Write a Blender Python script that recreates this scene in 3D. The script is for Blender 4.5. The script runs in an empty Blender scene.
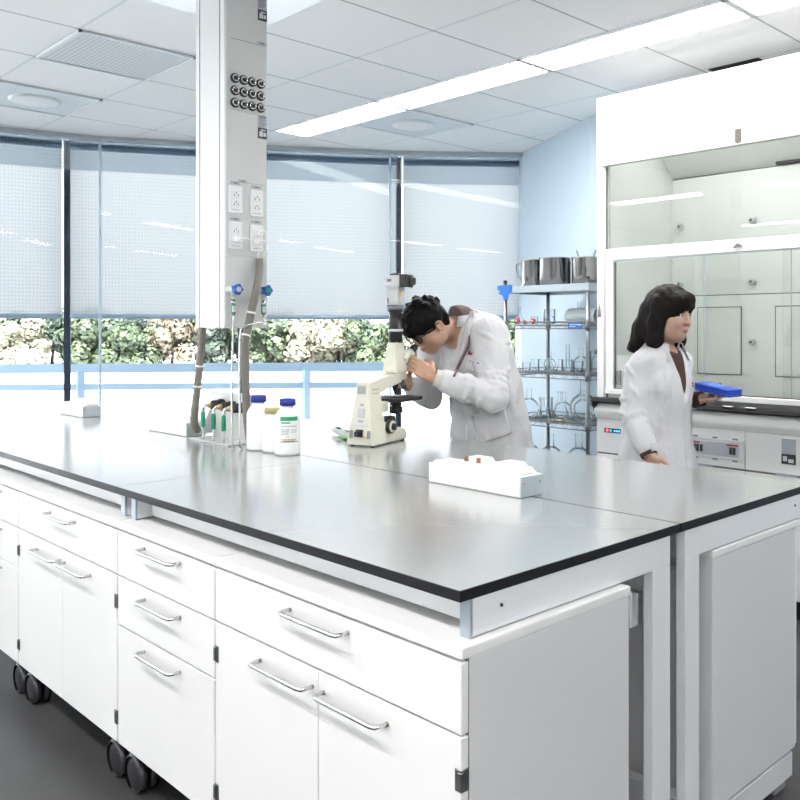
import bpy, bmesh, math, random
import numpy as np
from mathutils import Vector, Matrix
random.seed(7)
SC = bpy.context.scene
COL = SC.collection
PI = math.pi

# ------------------------------------------------------------------ materials
M = {}
def principled(name, color, rough=0.5, metal=0.0, noise=0.03, nscale=40.0, bump=0.0, spec=0.5, coat=0.0, sss=0.0, stretch=None):
    m = bpy.data.materials.new(name); m.use_nodes = True
    nt = m.node_tree; b = nt.nodes['Principled BSDF']
    b.inputs['Roughness'].default_value = rough
    b.inputs['Metallic'].default_value = metal
    b.inputs['Specular IOR Level'].default_value = spec
    b.inputs['Coat Weight'].default_value = coat; b.inputs['Coat Roughness'].default_value = 0.17
    tc = nt.nodes.new('ShaderNodeTexCoord')
    mp = nt.nodes.new('ShaderNodeMapping')
    if stretch: mp.inputs['Scale'].default_value = stretch
    nz = nt.nodes.new('ShaderNodeTexNoise'); nz.inputs['Scale'].default_value = nscale; nz.inputs['Detail'].default_value = 4
    nt.links.new(tc.outputs['Object'], mp.inputs['Vector']); nt.links.new(mp.outputs['Vector'], nz.inputs['Vector'])
    mx = nt.nodes.new('ShaderNodeMix'); mx.data_type = 'RGBA'
    c = Vector(color)
    lo = [max(0, x*(1-noise)) for x in c]; hi = [min(1, x*(1+noise)) for x in c]
    mx.inputs['A'].default_value = (*lo, 1); mx.inputs['B'].default_value = (*hi, 1)
    nt.links.new(nz.outputs['Fac'], mx.inputs['Factor'])
    nt.links.new(mx.outputs['Result'], b.inputs['Base Color'])
    if bump:
        bp = nt.nodes.new('ShaderNodeBump'); bp.inputs['Strength'].default_value = bump; bp.inputs['Distance'].default_value = 0.01
        nt.links.new(nz.outputs['Fac'], bp.inputs['Height']); nt.links.new(bp.outputs['Normal'], b.inputs['Normal'])
    M[name] = m
    return m

def glass(name, tint=(0.97, 0.985, 0.99), ior=1.45, rough=0.0, refl=1.0):
    m = bpy.data.materials.new(name); m.use_nodes = True
    nt = m.node_tree; nt.nodes.clear()
    out = nt.nodes.new('ShaderNodeOutputMaterial')
    tr = nt.nodes.new('ShaderNodeBsdfTransparent'); tr.inputs['Color'].default_value = (*tint, 1)
    gl = nt.nodes.new('ShaderNodeBsdfGlossy'); gl.inputs['Roughness'].default_value = rough
    fr = nt.nodes.new('ShaderNodeFresnel'); fr.inputs['IOR'].default_value = ior
    ml = nt.nodes.new('ShaderNodeMath'); ml.operation = 'MULTIPLY'; ml.inputs[1].default_value = refl; ml.use_clamp = True
    mix = nt.nodes.new('ShaderNodeMixShader')
    nt.links.new(fr.outputs[0], ml.inputs[0]); nt.links.new(ml.outputs[0], mix.inputs[0])
    nt.links.new(tr.outputs[0], mix.inputs[1]); nt.links.new(gl.outputs[0], mix.inputs[2])
    nt.links.new(mix.outputs[0], out.inputs[0])
    M[name] = m
    return m

def emission(name, color, strength):
    m = bpy.data.materials.new(name); m.use_nodes = True
    nt = m.node_tree; nt.nodes.clear()
    out = nt.nodes.new('ShaderNodeOutputMaterial'); e = nt.nodes.new('ShaderNodeEmission')
    e.inputs['Color'].default_value = (*color, 1); e.inputs['Strength'].default_value = strength
    nt.links.new(e.outputs[0], out.inputs[0]); M[name] = m
    return m

P = principled
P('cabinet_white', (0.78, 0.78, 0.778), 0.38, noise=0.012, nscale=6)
P('cabinet_end_shade', (0.64, 0.64, 0.655), 0.45, noise=0.012, nscale=6)  # cabinet white with the shade of the end panels painted in
P('frame_white', (0.74, 0.75, 0.77), 0.35, noise=0.01)
P('aluminium', (0.60, 0.63, 0.67), 0.32, 0.85, noise=0.04, stretch=(1, 1, 0.05))
P('alu_dull', (0.42, 0.47, 0.53), 0.4, 0.6, noise=0.03)
P('steel', (0.62, 0.62, 0.61), 0.24, 1.0, noise=0.04)
P('jug_steel', (0.34, 0.33, 0.32), 0.16, 1.0, noise=0.25, nscale=22, stretch=(1, 1, 0.04))
P('dark_steel', (0.20, 0.20, 0.20), 0.35, 0.9, noise=0.05)
P('chrome', (0.80, 0.80, 0.82), 0.09, 1.0, noise=0.02)
P('post_grey', (0.22, 0.23, 0.24), 0.30, 0.9, noise=0.04)
P('black_edge', (0.010, 0.010, 0.013), 0.45, noise=0.1, spec=0.25)
P('black_plastic', (0.018, 0.018, 0.020), 0.38, noise=0.1)
P('rubber', (0.010, 0.010, 0.012), 0.5, noise=0.1)
P('void_dark', (0.02, 0.02, 0.022), 0.9)
P('worktop', (0.345, 0.357, 0.352), 0.21, noise=0.03, nscale=2.2, spec=1.0, coat=1.0)
P('white_paint', (0.83, 0.83, 0.82), 0.4, noise=0.01, nscale=5)
P('hood_white', (0.84, 0.84, 0.83), 0.35, noise=0.008, nscale=3)
P('hood_liner', (0.87, 0.89, 0.86), 0.42, noise=0.012, nscale=4)
P('wall_blue', (0.53, 0.64, 0.735), 0.7, noise=0.015, nscale=2, bump=0.02)
P('wall_white', (0.88, 0.88, 0.88), 0.7, noise=0.015, nscale=2, bump=0.02)
P('column_panel', (0.60, 0.61, 0.60), 0.45, noise=0.012, nscale=8)
P('column_white', (0.72, 0.74, 0.75), 0.35, noise=0.01, nscale=8)
P('column_frame', (0.80, 0.82, 0.84), 0.3, 0.15, noise=0.02)
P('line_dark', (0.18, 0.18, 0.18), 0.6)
P('groove', (0.30, 0.31, 0.31), 0.6)
P('grey_label', (0.42, 0.45, 0.50), 0.5, noise=0.05)
P('badge_grey', (0.13, 0.115, 0.11), 0.6, spec=0.2)
P('shelf_lip', (0.36, 0.42, 0.46), 0.4, 0.3)
P('pale_label', (0.62, 0.66, 0.72), 0.5, noise=0.05)
P('black_label', (0.03, 0.03, 0.035), 0.5)
P('white_plastic', (0.84, 0.84, 0.83), 0.35, noise=0.01)
P('outlet_white', (0.82, 0.83, 0.85), 0.3, noise=0.01)
P('blue_knob', (0.012, 0.10, 0.42), 0.3, noise=0.06)
P('blue_cap', (0.015, 0.03, 0.30), 0.35, noise=0.08, nscale=90)
P('blue_tape', (0.01, 0.14, 0.50), 0.5, noise=0.06)
P('blue_sign', (0.03, 0.13, 0.40), 0.5, noise=0.05)
P('green_tag', (0.01, 0.27, 0.13), 0.4, noise=0.06)
P('lime_cap', (0.22, 0.62, 0.16), 0.4, noise=0.06)
P('olive_cap', (0.48, 0.46, 0.20), 0.45, noise=0.06)
P('bottle_white', (0.84, 0.85, 0.86), 0.42, noise=0.01)
P('hose_beige', (0.20, 0.185, 0.16), 0.55, noise=0.08, nscale=80)
P('brass', (0.55, 0.38, 0.14), 0.3, 1.0, noise=0.05)
P('slot_brown', (0.25, 0.12, 0.06), 0.5)
P('scope_cream', (0.72, 0.70, 0.60), 0.38, noise=0.012, nscale=10)
P('scope_grey', (0.55, 0.57, 0.58), 0.38, noise=0.03)
P('scope_darkgrey', (0.16, 0.17, 0.20), 0.4, noise=0.05)
P('lens_white', (0.82, 0.83, 0.84), 0.3)
P('red_dot', (0.45, 0.02, 0.03), 0.4)
P('yellow_dot', (0.75, 0.45, 0.03), 0.4)
P('navy_frame', (0.022, 0.035, 0.065), 0.45, 0.3, noise=0.08)
P('header_trim', (0.42, 0.46, 0.50), 0.5, 0.2)
P('blind_bar', (0.32, 0.42, 0.54), 0.5)
P('seam_blue', (0.45, 0.58, 0.68), 0.3)
P('vent_rim', (0.80, 0.82, 0.84), 0.4)
P('diffuser', (0.66, 0.72, 0.76), 0.5, noise=0.02)
P('rail_blue', (0.50, 0.66, 0.82), 0.5, noise=0.04)
P('porcelain', (0.80, 0.82, 0.83), 0.5)
P('frost', (0.62, 0.70, 0.72), 0.3)
P('caster_grey', (0.06, 0.06, 0.07), 0.22, 0.5)
P('foot_grey', (0.25, 0.26, 0.29), 0.5)
P('skin', (0.46, 0.27, 0.185), 0.45, noise=0.05, nscale=30)
P('skin_fair', (0.50, 0.31, 0.235), 0.45, noise=0.04, nscale=30)
P('hair_black', (0.006, 0.0055, 0.006), 0.5, noise=0.5, nscale=60, bump=0.6, spec=0.08, stretch=(1, 1, 0.15))
P('hair_dark', (0.010, 0.0075, 0.007), 0.5, noise=0.4, nscale=60, bump=0.6, spec=0.10, stretch=(1, 1, 0.12))
P('coat_white', (0.58, 0.58, 0.597), 0.75, noise=0.02, nscale=9, bump=0.25)
P('coat_cuff', (0.55, 0.54, 0.49), 0.8, noise=0.06, nscale=120, bump=0.3)
P('coat_seam', (0.55, 0.56, 0.60), 0.8)
P('sweater_brown', (0.055, 0.022, 0.018), 0.85, noise=0.15, nscale=60, bump=0.3)
P('stripe_maroon', (0.20, 0.10, 0.11), 0.8, noise=0.1)
P('shirt_grey', (0.115, 0.075, 0.08), 0.8, noise=0.1, nscale=50)
P('trouser_dark', (0.03, 0.032, 0.04), 0.85, noise=0.1)
P('shoe_black', (0.02, 0.02, 0.02), 0.4)
P('lip', (0.40, 0.16, 0.14), 0.5)
P('eye_dark', (0.02, 0.015, 0.012), 0.3)
P('eye_white', (0.75, 0.74, 0.72), 0.3)
P('box_blue', (0.015, 0.055, 0.42), 0.4, noise=0.05)
P('box_blue_light', (0.06, 0.20, 0.62), 0.4, noise=0.05)
P('bark', (0.10, 0.075, 0.06), 0.9, noise=0.3, nscale=3)
glass('pane_glass', (0.97, 0.985, 0.99), 1.45, 0.0, 0.15)
glass('sash_glass', (0.975, 0.985, 0.978), 1.45, 0.0, 0.7)
glass('lab_glass', (0.972, 0.985, 0.99), 1.20, 0.03, 0.8)
glass('lens_glass', (0.9, 0.92, 0.94), 1.35)
emission('tube_light', (1.0, 0.985, 0.96), 21)
emission('tube_dimmed', (1.0, 0.985, 0.96), 12)
emission('hood_fill', (0.97, 1.0, 0.95), 9)
emission('led_blue', (0.05, 0.2, 1.0), 3.0)
emission('led_red', (1.0, 0.06, 0.05), 3.0)

def cloth_bump(name, scale, strength, stretch=(1, 1, 1)):
    m = M[name]; nt = m.node_tree; b = nt.nodes['Principled BSDF']
    tc = nt.nodes.new('ShaderNodeTexCoord'); mp = nt.nodes.new('ShaderNodeMapping'); mp.inputs['Scale'].default_value = stretch
    nz = nt.nodes.new('ShaderNodeTexNoise'); nz.inputs['Scale'].default_value = scale; nz.inputs['Detail'].default_value = 2
    nz.inputs['Distortion'].default_value = 1.2
    bp = nt.nodes.new('ShaderNodeBump'); bp.inputs['Strength'].default_value = strength; bp.inputs['Distance'].default_value = 0.03
    nt.links.new(tc.outputs['Object'], mp.inputs[0]); nt.links.new(mp.outputs[0], nz.inputs['Vector'])
    nt.links.new(nz.outputs['Fac'], bp.inputs['Height']); nt.links.new(bp.outputs['Normal'], b.inputs['Normal'])
cloth_bump('coat_white', 7.0, 0.55, (1.3, 1.3, 0.6))

# ------------------------------------------------------------------ objects
def tag(o, label=None, cat=None, group=None, kind=None):
    if label: o['label'] = label
    if cat: o['category'] = cat
    if group: o['group'] = group
    if kind: o['kind'] = kind
    return o

def thing(name, label, cat, loc=(0, 0, 0), rz=0.0, group=None):
    o = bpy.data.objects.new(name, None); COL.objects.link(o)
    o.empty_display_size = 0.05
    o.matrix_basis = Matrix.Translation(loc) @ Matrix.Rotation(rz, 4, 'Z')
    return tag(o, label, cat, group)

def root_matrix(o):
    while o.parent is not None: o = o.parent
    return o.matrix_basis.copy() if o.type == 'EMPTY' else Matrix.Identity(4)

def copy_tree(o, parent=None):
    c = o.copy(); COL.objects.link(c)
    if parent is not None: c.parent = parent
    for ch in list(o.children): copy_tree(ch, c)
    return c

class MB:
    """collects shapes into one mesh"""
    def __init__(s): s.bm = bmesh.new(); s.mats = []; s.cur = 0; s.smooth = []
    def mat(s, name):
        if name not in s.mats: s.mats.append(name)
        s.cur = s.mats.index(name); return s
    def _new(s, vs, smooth):
        fs = {f for v in vs for f in v.link_faces}
        for f in fs:
            f.material_index = s.cur; f.smooth = smooth
    def box(s, x0, x1, y0, y1, z0, z1, bev=0.0, rot=None, seg=1):
        r = bmesh.ops.create_cube(s.bm, size=1.0); vs = r['verts']
        sx, sy, sz = abs(x1-x0), abs(y1-y0), abs(z1-z0)
        for v in vs: v.co = Vector((v.co.x*sx, v.co.y*sy, v.co.z*sz))
        s._new(vs, False)
        if bev > 0:
            es = list({e for v in vs for e in v.link_edges})
            rr = bmesh.ops.bevel(s.bm, geom=es, offset=min(bev, sx*.45, sy*.45, sz*.45), segments=seg, affect='EDGES', profile=0.5)
            vs = list({v for f in rr['faces'] for v in f.verts} | {v for v in vs if v.is_valid})
            s._new(vs, False)
        c = Vector(((x0+x1)/2, (y0+y1)/2, (z0+z1)/2))
        for v in vs:
            v.co = (rot @ v.co if rot is not None else v.co) + c
        return s
    def cyl(s, p0, p1, r0, r1=None, n=16, smooth=True):
        return s.tube([p0, p1], r0 if r1 is None else [r0, r1], n, smooth)
    def tube(s, pts, r, n=10, smooth=True, cap=True, flat=1.0):
        pts = [Vector(p) for p in pts]; rs = [r]*len(pts) if not hasattr(r, '__len__') else r
        rings = []; up = None
        for i, p in enumerate(pts):
            a = pts[max(0, i-1)]; b = pts[min(len(pts)-1, i+1)]
            d = (b-a).normalized()
            if up is None:
                up = Vector((0, 0, 1)) if abs(d.z) < 0.9 else Vector((1, 0, 0))
            u = d.cross(up).normalized(); w = u.cross(d).normalized(); up = w
            rings.append([s.bm.verts.new(p + (u*math.cos(2*PI*k/n) + w*math.sin(2*PI*k/n)*flat)*rs[i]) for k in range(n)])
        fs = []
        for a, b in zip(rings, rings[1:]):
            for k in range(n):
                fs.append(s.bm.faces.new((a[k], a[(k+1) % n], b[(k+1) % n], b[k])))
        for f in fs: f.smooth = smooth; f.material_index = s.cur
        if cap:
            for rg in (rings[0][::-1], rings[-1]):
                f = s.bm.faces.new(rg); f.material_index = s.cur
        return s
    def lathe(s, prof, c=(0, 0, 0), n=24, smooth=True, axis='z', rot=None):
        c = Vector(c); rings = []
        def put(x, y, z):
            v = Vector((x, y, z))
            if axis == 'x': v = Vector((z, x, y))
            if axis == 'y': v = Vector((x, z, y))
            if rot is not None: v = rot @ v
            return s.bm.verts.new(v + c)
        for (r, z) in prof:
            if r < 1e-6: rings.append([put(0, 0, z)])
            else: rings.append([put(r*math.cos(2*PI*k/n), r*math.sin(2*PI*k/n), z) for k in range(n)])
        for a, b in zip(rings, rings[1:]):
            for k in range(n):
                k2 = (k+1) % n
                q = [a[k % len(a)], a[k2 % len(a)], b[k2 % len(b)], b[k % len(b)]]
                q2 = []
                for v in q:
                    if v not in q2: q2.append(v)
                if len(q2) > 2:
                    f = s.bm.faces.new(q2); f.smooth = smooth; f.material_index = s.cur
        return s
    def prism(s, poly, ext, axis='x', bev=0.0):
        """poly in the plane across axis, extruded from ext[0] to ext[1]"""
        def put(a, b, t):
            return Vector((t, a, b)) if axis == 'x' else (Vector((a, t, b)) if axis == 'y' else Vector((a, b, t)))
        A = [s.bm.verts.new(put(a, b, ext[0])) for a, b in poly]
        B = [s.bm.verts.new(put(a, b, ext[1])) for a, b in poly]
        n = len(poly); fs = [s.bm.faces.new(A[::-1]), s.bm.faces.new(B)]
        for k in range(n): fs.append(s.bm.faces.new((A[k], A[(k+1) % n], B[(k+1) % n], B[k])))
        for f in fs: f.material_index = s.cur; f.smooth = False
        if bev:
            es = list({e for f in fs for e in f.edges})
            r = bmesh.ops.bevel(s.bm, geom=es, offset=bev, segments=1, affect='EDGES')
            for f in r['faces']: f.material_index = s.cur
        return s
    def ball(s, c, r, scale=(1, 1, 1), n=16, rot=None):
        rr = bmesh.ops.create_uvsphere(s.bm, u_segments=n, v_segments=max(8, n*2//3), radius=1.0)
        for v in rr['verts']:
            q = Vector((v.co.x*r*scale[0], v.co.y*r*scale[1], v.co.z*r*scale[2]))
            v.co = (rot @ q if rot is not None else q) + Vector(c)
        s._new(rr['verts'], True); return s
    def quad(s, a, b, c, d):
        f = s.bm.faces.new([s.bm.verts.new(Vector(p)) for p in (a, b, c, d)]); f.material_index = s.cur; return s
    def build(s, name, mat=None, parent=None, world=True, recalc=True):
        bm = s.bm
        if recalc: bmesh.ops.recalc_face_normals(bm, faces=bm.faces)
        if parent is not None and world:
            bm.transform(root_matrix(parent).inverted())
        me = bpy.data.meshes.new(name); bm.to_mesh(me); bm.free()
        for nm in (s.mats or [mat]): me.materials.append(M[nm])
        o = bpy.data.objects.new(name, me); COL.objects.link(o)
        if parent is not None: o.parent = parent
        return o

def struct(mb, name, mat):
    o = mb.build(name, mat); o['kind'] = 'structure'; return o

def arc(p0, p1, p2, n=8):
    p0, p1, p2 = Vector(p0), Vector(p1), Vector(p2)
    return [(1-t)**2*p0 + 2*t*(1-t)*p1 + t*t*p2 for t in [k/n for k in range(n+1)]]
def smooth_path(pts, n=6):
    pts = [Vector(p) for p in pts]; q = [pts[0]*2-pts[1]] + pts + [pts[-1]*2-pts[-2]]; out = []
    for i in range(1, len(q)-2):
        a, b, c, d = q[i-1:i+3]
        for k in range(n):
            t = k/n
            out.append(0.5*((2*b) + (c-a)*t + (2*a-5*b+4*c-d)*t*t + (3*b-a-3*c+d)*t**3))
    out.append(pts[-1]); return out
# ------------------------------------------------------------------ camera
CAMZ = 1.40
cam = bpy.data.cameras.new('camera'); co = bpy.data.objects.new('camera', cam); COL.objects.link(co)
cam.sensor_width = 36; cam.sensor_fit = 'HORIZONTAL'; cam.lens = 861/800*36
cam.shift_x = -83/800; cam.shift_y = -72/800
co.location = (0, 0, CAMZ); co.rotation_euler = (PI/2, 0, math.atan2(0.6962, 0.7178))
cam.clip_start = 0.05; cam.clip_end = 400
SC.camera = co

# ------------------------------------------------------------------ room shell
HC = 2.86
J = [(-7.25, -4.6), (-7.25, -3.4), (-7.25, -2.3), (-7.25, -1.2), (-7.22, -0.1), (-7.168, 0.54), (-7.003, 1.633), (-6.673, 2.682), (-6.115, 3.612), (-5.495, 4.564), (-4.767, 5.383)]
J = [Vector((x, y, 0)) for x, y in J]
RX, BY, WY = 3.2, -4.6, 4.80           # right end, rear and hood-side planes
CORNER = Vector((-3.63, WY, 0))
outline = [(p.x, p.y) for p in J] + [(-3.63, WY), (RX, WY), (RX, BY)]
def grow(poly, d):
    cx = sum(p[0] for p in poly)/len(poly); cy = sum(p[1] for p in poly)/len(poly); out = []
    for x, y in poly:
        v = Vector((x-cx, y-cy)); v = v*(1 + d/v.length); out.append((cx+v.x, cy+v.y))
    return out
big = grow(outline, 0.45)

fl = MB(); fl.prism(big, (-0.25, 0.0), 'z')
m = P('floor_concrete', (0.048, 0.048, 0.049), 0.42, noise=0.45, nscale=3.0, spec=0.4)
struct(fl, 'floor', 'floor_concrete')

def ceiling_material():
    m = bpy.data.materials.new('ceiling_tiles'); m.use_nodes = True; nt = m.node_tree; N = nt.nodes; L = nt.links
    b = N['Principled BSDF']; b.inputs['Roughness'].default_value = 0.8
    tc = N.new('ShaderNodeTexCoord'); sp = N.new('ShaderNodeSeparateXYZ'); L.new(tc.outputs['Object'], sp.inputs[0])
    def math_(op, a, bb=None, c=None):
        n = N.new('ShaderNodeMath'); n.operation = op
        for i, v in enumerate((a, bb, c)):
            if v is None: continue
            if isinstance(v, (int, float)): n.inputs[i].default_value = v
            else: L.new(v, n.inputs[i])
        return n.outputs[0]
    def line(coord, w):   # 1 near a multiple of 0.61
        f = math_('FRACT', math_('DIVIDE', coord, 0.61))
        d = math_('ABSOLUTE', math_('SUBTRACT', f, 0.5))
        return math_('GREATER_THAN', d, 0.5 - w/0.61/2)
    xs = math_('ADD', sp.outputs['X'], 4.34 + 0.61*40)
    right = math_('GREATER_THAN', sp.outputs['Y'], 3.62)
    ys = math_('SUBTRACT', math_('ADD', sp.outputs['Y'], -3.475 + 0.61*40), math_('MULTIPLY', right, 0.29))
    lx = line(xs, 0.012); ly = line(ys, 0.014)
    nz = N.new('ShaderNodeTexNoise'); nz.inputs['Scale'].default_value = 90; L.new(tc.outputs['Object'], nz.inputs['Vector'])
    def mix(f, a, bb):
        n = N.new('ShaderNodeMix'); n.data_type = 'RGBA'; L.new(f, n.inputs['Factor'])
        for k, v in (('A', a), ('B', bb)):
            if isinstance(v, tuple): n.inputs[k].default_value = (*v, 1)
            else: L.new(v, n.inputs[k])
        return n.outputs['Result']
    t = mix(nz.outputs['Fac'], (0.90, 0.905, 0.91), (0.935, 0.94, 0.945))
    t = mix(ly, t, (0.74, 0.77, 0.81))
    t = mix(lx, t, (0.45, 0.46, 0.48))
    L.new(t, b.inputs['Base Color'])
    bp = N.new('ShaderNodeBump'); bp.inputs['Strength'].default_value = 0.15; L.new(nz.outputs['Fac'], bp.inputs['Height']); L.new(bp.outputs[0], b.inputs['Normal'])
    M['ceiling_tiles'] = m
ceiling_material()
ce = MB(); ce.prism(big, (HC, HC+0.1), 'z'); struct(ce, 'ceiling', 'ceiling_tiles')

def wall(name, a, b, mat, t=0.12, z0=0.0, z1=HC):
    """a wall slab whose inner face runs a->b, thickness to the right of a->b"""
    a, b = Vector(a), Vector(b); d = (b-a).normalized(); n = Vector((d.y, -d.x))
    mb = MB(); mb.prism([(a.x, a.y), (b.x, b.y), (b.x+n.x*t, b.y+n.y*t), (a.x+n.x*t, a.y+n.y*t)], (z0, z1), 'z')
    return struct(mb, name, mat)
wall('wall_right', (RX, WY), (-3.63, WY), 'wall_blue')
wd = (Vector((-4.767, 5.383)) - Vector((-3.63, WY))).normalized()
wd = wd.to_3d(); e2 = Vector((-4.767, 5.383, 0)) + wd*0.02
wall('wall_corner', (-3.63, WY), (e2.x, e2.y), 'wall_blue')
rn = Vector((-.747, .664)); wall('wall_return', (-4.767, 5.383), (-4.767+rn.x*.5, 5.383+rn.y*.5), 'wall_blue')
wall('wall_end', (RX, BY), (RX, WY), 'wall_white')
wall('wall_rear', (-7.25, BY), (RX, BY), 'wall_white')

# ------------------------------------------------------------------ window line: frameless panes, then blinds, mullions behind
def out_n(a, b):
    d = (b-a).normalized(); n = Vector((-d.y, d.x, 0))
    return n if n.x < 0 else -n
k = 0
for a, b in zip(J, J[1:]):
    k += 1
    n = out_n(a, b); d = (b-a).normalized(); w = (b-a).length
    q = [a + d*0.006, b - d*0.006]
    mb = MB(); mb.mat('pane_glass')
    # single sheet of toughened glass, 12 mm
    mb.prism([(q[0].x, q[0].y), (q[1].x, q[1].y), (q[1].x+n.x*.012, q[1].y+n.y*.012), (q[0].x+n.x*.012, q[0].y+n.y*.012)], (0.0, HC-0.03), 'z')
    o = struct(mb, f'window_{k}', 'pane_glass')
    if k < 10:
        mb = MB(); mb.box(-.005, .005, -.008, .008, 0, HC-0.03, rot=None)
        bmesh.ops.translate(mb.bm, verts=mb.bm.verts, vec=b)
        struct(mb, f'trim_{k}', 'seam_blue')
    mb = MB(); mb.prism([(a.x-n.x*.02, a.y-n.y*.02), (b.x-n.x*.02, b.y-n.y*.02), (b.x+n.x*.05, b.y+n.y*.05), (a.x+n.x*.05, a.y+n.y*.05)], (HC-0.032, HC), 'z')
    struct(mb, f'trim_{k+20}', 'header_trim')

def line_hit(px, off):
    """where the sight line of column px meets the blind line (glass line pushed out by off)"""
    l = (px-483)/861; r = Vector((-.6962+l*.7178, .7178+l*.6962, 0))
    best = None
    for a, b in zip(J, J[1:]):
        n = out_n(a, b); p, q = a+n*off, b+n*off; e = q-p
        den = r.x*e.y - r.y*e.x
        if abs(den) < 1e-9: continue
        t = (p.x*e.y - p.y*e.x)/den; u = (p.x*r.y - p.y*r.x)/den
        if -0.15 <= u <= 1.15 and t > 0 and (best is None or abs(u-.5) < best[1]): best = (r*t, abs(u-.5))
    return best[0]
OFF = 0.22
M1 = line_hit(67, OFF); M2 = line_hit(399, OFF); MH = (M1+M2)/2 + Vector((-.05, .03, 0))
ML = Vector((-7.35, 1.1, 0)); ML2 = Vector((-7.47, -0.6, 0)); ML3 = Vector((-7.47, -2.3, 0)); ML4 = Vector((-7.47, -4.6, 0))
MR = Vector((-4.767, 5.383, 0)) + out_n(J[-2], J[-1])*OFF
nodes = [ML4, ML3, ML2, ML, M1, MH, M2, MR]

def blind_material():
    m = bpy.data.materials.new('blind_mesh'); m.use_nodes = True; nt = m.node_tree; N = nt.nodes; L = nt.links; N.clear()
    out = N.new('ShaderNodeOutputMaterial')
    tr = N.new('ShaderNodeBsdfTransparent'); tl = N.new('ShaderNodeBsdfTranslucent'); df = N.new('ShaderNodeBsdfDiffuse')
    col = (0.74, 0.85, 0.93, 1)
    tc = N.new('ShaderNodeTexCoord')
    mp = N.new('ShaderNodeMapping'); mp.inputs['Scale'].default_value = (1, 1, 1); L.new(tc.outputs['UV'], mp.inputs[0])
    wx = N.new('ShaderNodeTexWave'); wx.bands_direction = 'X'; wx.inputs['Scale'].default_value = 13; wx.inputs['Distortion'].default_value = 1.5; wx.inputs['Detail'].default_value = 2
    wy = N.new('ShaderNodeTexWave'); wy.bands_direction = 'Y'; wy.inputs['Scale'].default_value = 11; wy.inputs['Distortion'].default_value = 2.0; wy.inputs['Detail'].default_value = 2
    L.new(mp.outputs[0], wx.inputs['Vector']); L.new(mp.outputs[0], wy.inputs['Vector'])
    ad = N.new('ShaderNodeMath'); ad.operation = 'MULTIPLY'; L.new(wx.outputs['Fac'], ad.inputs[0]); L.new(wy.outputs['Fac'], ad.inputs[1])
    mx = N.new('ShaderNodeMix'); mx.data_type = 'RGBA'; L.new(ad.outputs[0], mx.inputs['Factor'])
    mx.inputs['A'].default_value = (0.262, 0.27, 0.276, 1); mx.inputs['B'].default_value = (0.175, 0.20, 0.22, 1)
    L.new(mx.outputs['Result'], tl.inputs['Color']); L.new(mx.outputs['Result'], df.inputs['Color'])
    tr.inputs['Color'].default_value = (0.80, 0.81, 0.82, 1)
    m1 = N.new('ShaderNodeMixShader'); m1.inputs[0].default_value = 0.25; L.new(tl.outputs[0], m1.inputs[1]); L.new(df.outputs[0], m1.inputs[2])
    m2 = N.new('ShaderNodeMixShader'); L.new(m1.outputs[0], m2.inputs[1]); L.new(tr.outputs[0], m2.inputs[2])
    op = N.new('ShaderNodeMath'); op.operation = 'MULTIPLY_ADD'; op.inputs[1].default_value = -0.07; op.inputs[2].default_value = 0.15; L.new(ad.outputs[0], op.inputs[0])
    L.new(op.outputs[0], m2.inputs[0])
    L.new(m2.outputs[0], out.inputs[0]); M['blind_mesh'] = m
blind_material()
m = M['blind_mesh'].copy(); m.name = 'blind_fold'; M['blind_fold'] = m
for n_ in m.node_tree.nodes:
    if n_.type == 'MATH' and n_.operation == 'MULTIPLY_ADD': n_.inputs[1].default_value = -.25; n_.inputs[2].default_value = .62
    if n_.type == 'BSDF_TRANSPARENT': n_.inputs['Color'].default_value = (.80, .90, .97, 1)

BZ = 1.49
blind_names = ['farthest left of the window wall, mostly outside the picture', '', '', 'pale blue roller blind at the left picture edge, left of the dark mullion',
               'pale blue roller blind between the left dark mullion and the service column',
               'pale blue roller blind between the service column and the mullion behind the microscope',
               'pale blue roller blind at the right end beside the blue corner wall']
def sheet(mb, a, b, z0, z1, inward=0.0):
    n = out_n(a, b); a = a - n*inward; b = b - n*inward
    v = [mb.bm.verts.new(p) for p in (Vector((a.x, a.y, z0)), Vector((b.x, b.y, z0)), Vector((b.x, b.y, z1)), Vector((a.x, a.y, z1)))]
    f = mb.bm.faces.new(v); f.material_index = mb.cur
    uv = mb.bm.loops.layers.uv.verify(); w = (b-a).length
    for lp, t in zip(f.loops, ((0, z0), (w, z0), (w, z1), (0, z1))): lp[uv].uv = t
for i, (a, b) in enumerate(zip(nodes, nodes[1:])):
    if i < 3: continue
    d = (b-a).normalized(); n = out_n(a, b)
    a2 = a + d*(0.022 if i != 6 else 0.037); b2 = b - d*(0.037 if i == 3 else -0.004 if i == 6 else 0.022)
    t = thing('roller_blind', blind_names[i], 'blind', (a.x, a.y, 0), 0, 'roller blinds along the glass front')
    mb = MB(); sheet(mb, a2, b2, BZ, HC); mb.build('fabric', 'blind_mesh', t, recalc=False)
    mb = MB(); sheet(mb, a+d*.006, b-d*.006, 2.62, HC, 0.03); mb.build('top_fold', 'blind_fold', t, recalc=False)
    mb = MB(); mb.tube([a2 - n*.0 + Vector((0, 0, BZ)), b2 + Vector((0, 0, BZ))], 0.018, 8); mb.build('bottom_bar', 'blind_bar', t)
    mb = MB(); mb.tube([a2 + Vector((0, 0, HC-.05)), b2 + Vector((0, 0, HC-.05))], 0.028, 12); mb.build('roller_tube', 'blind_bar', t)
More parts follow.
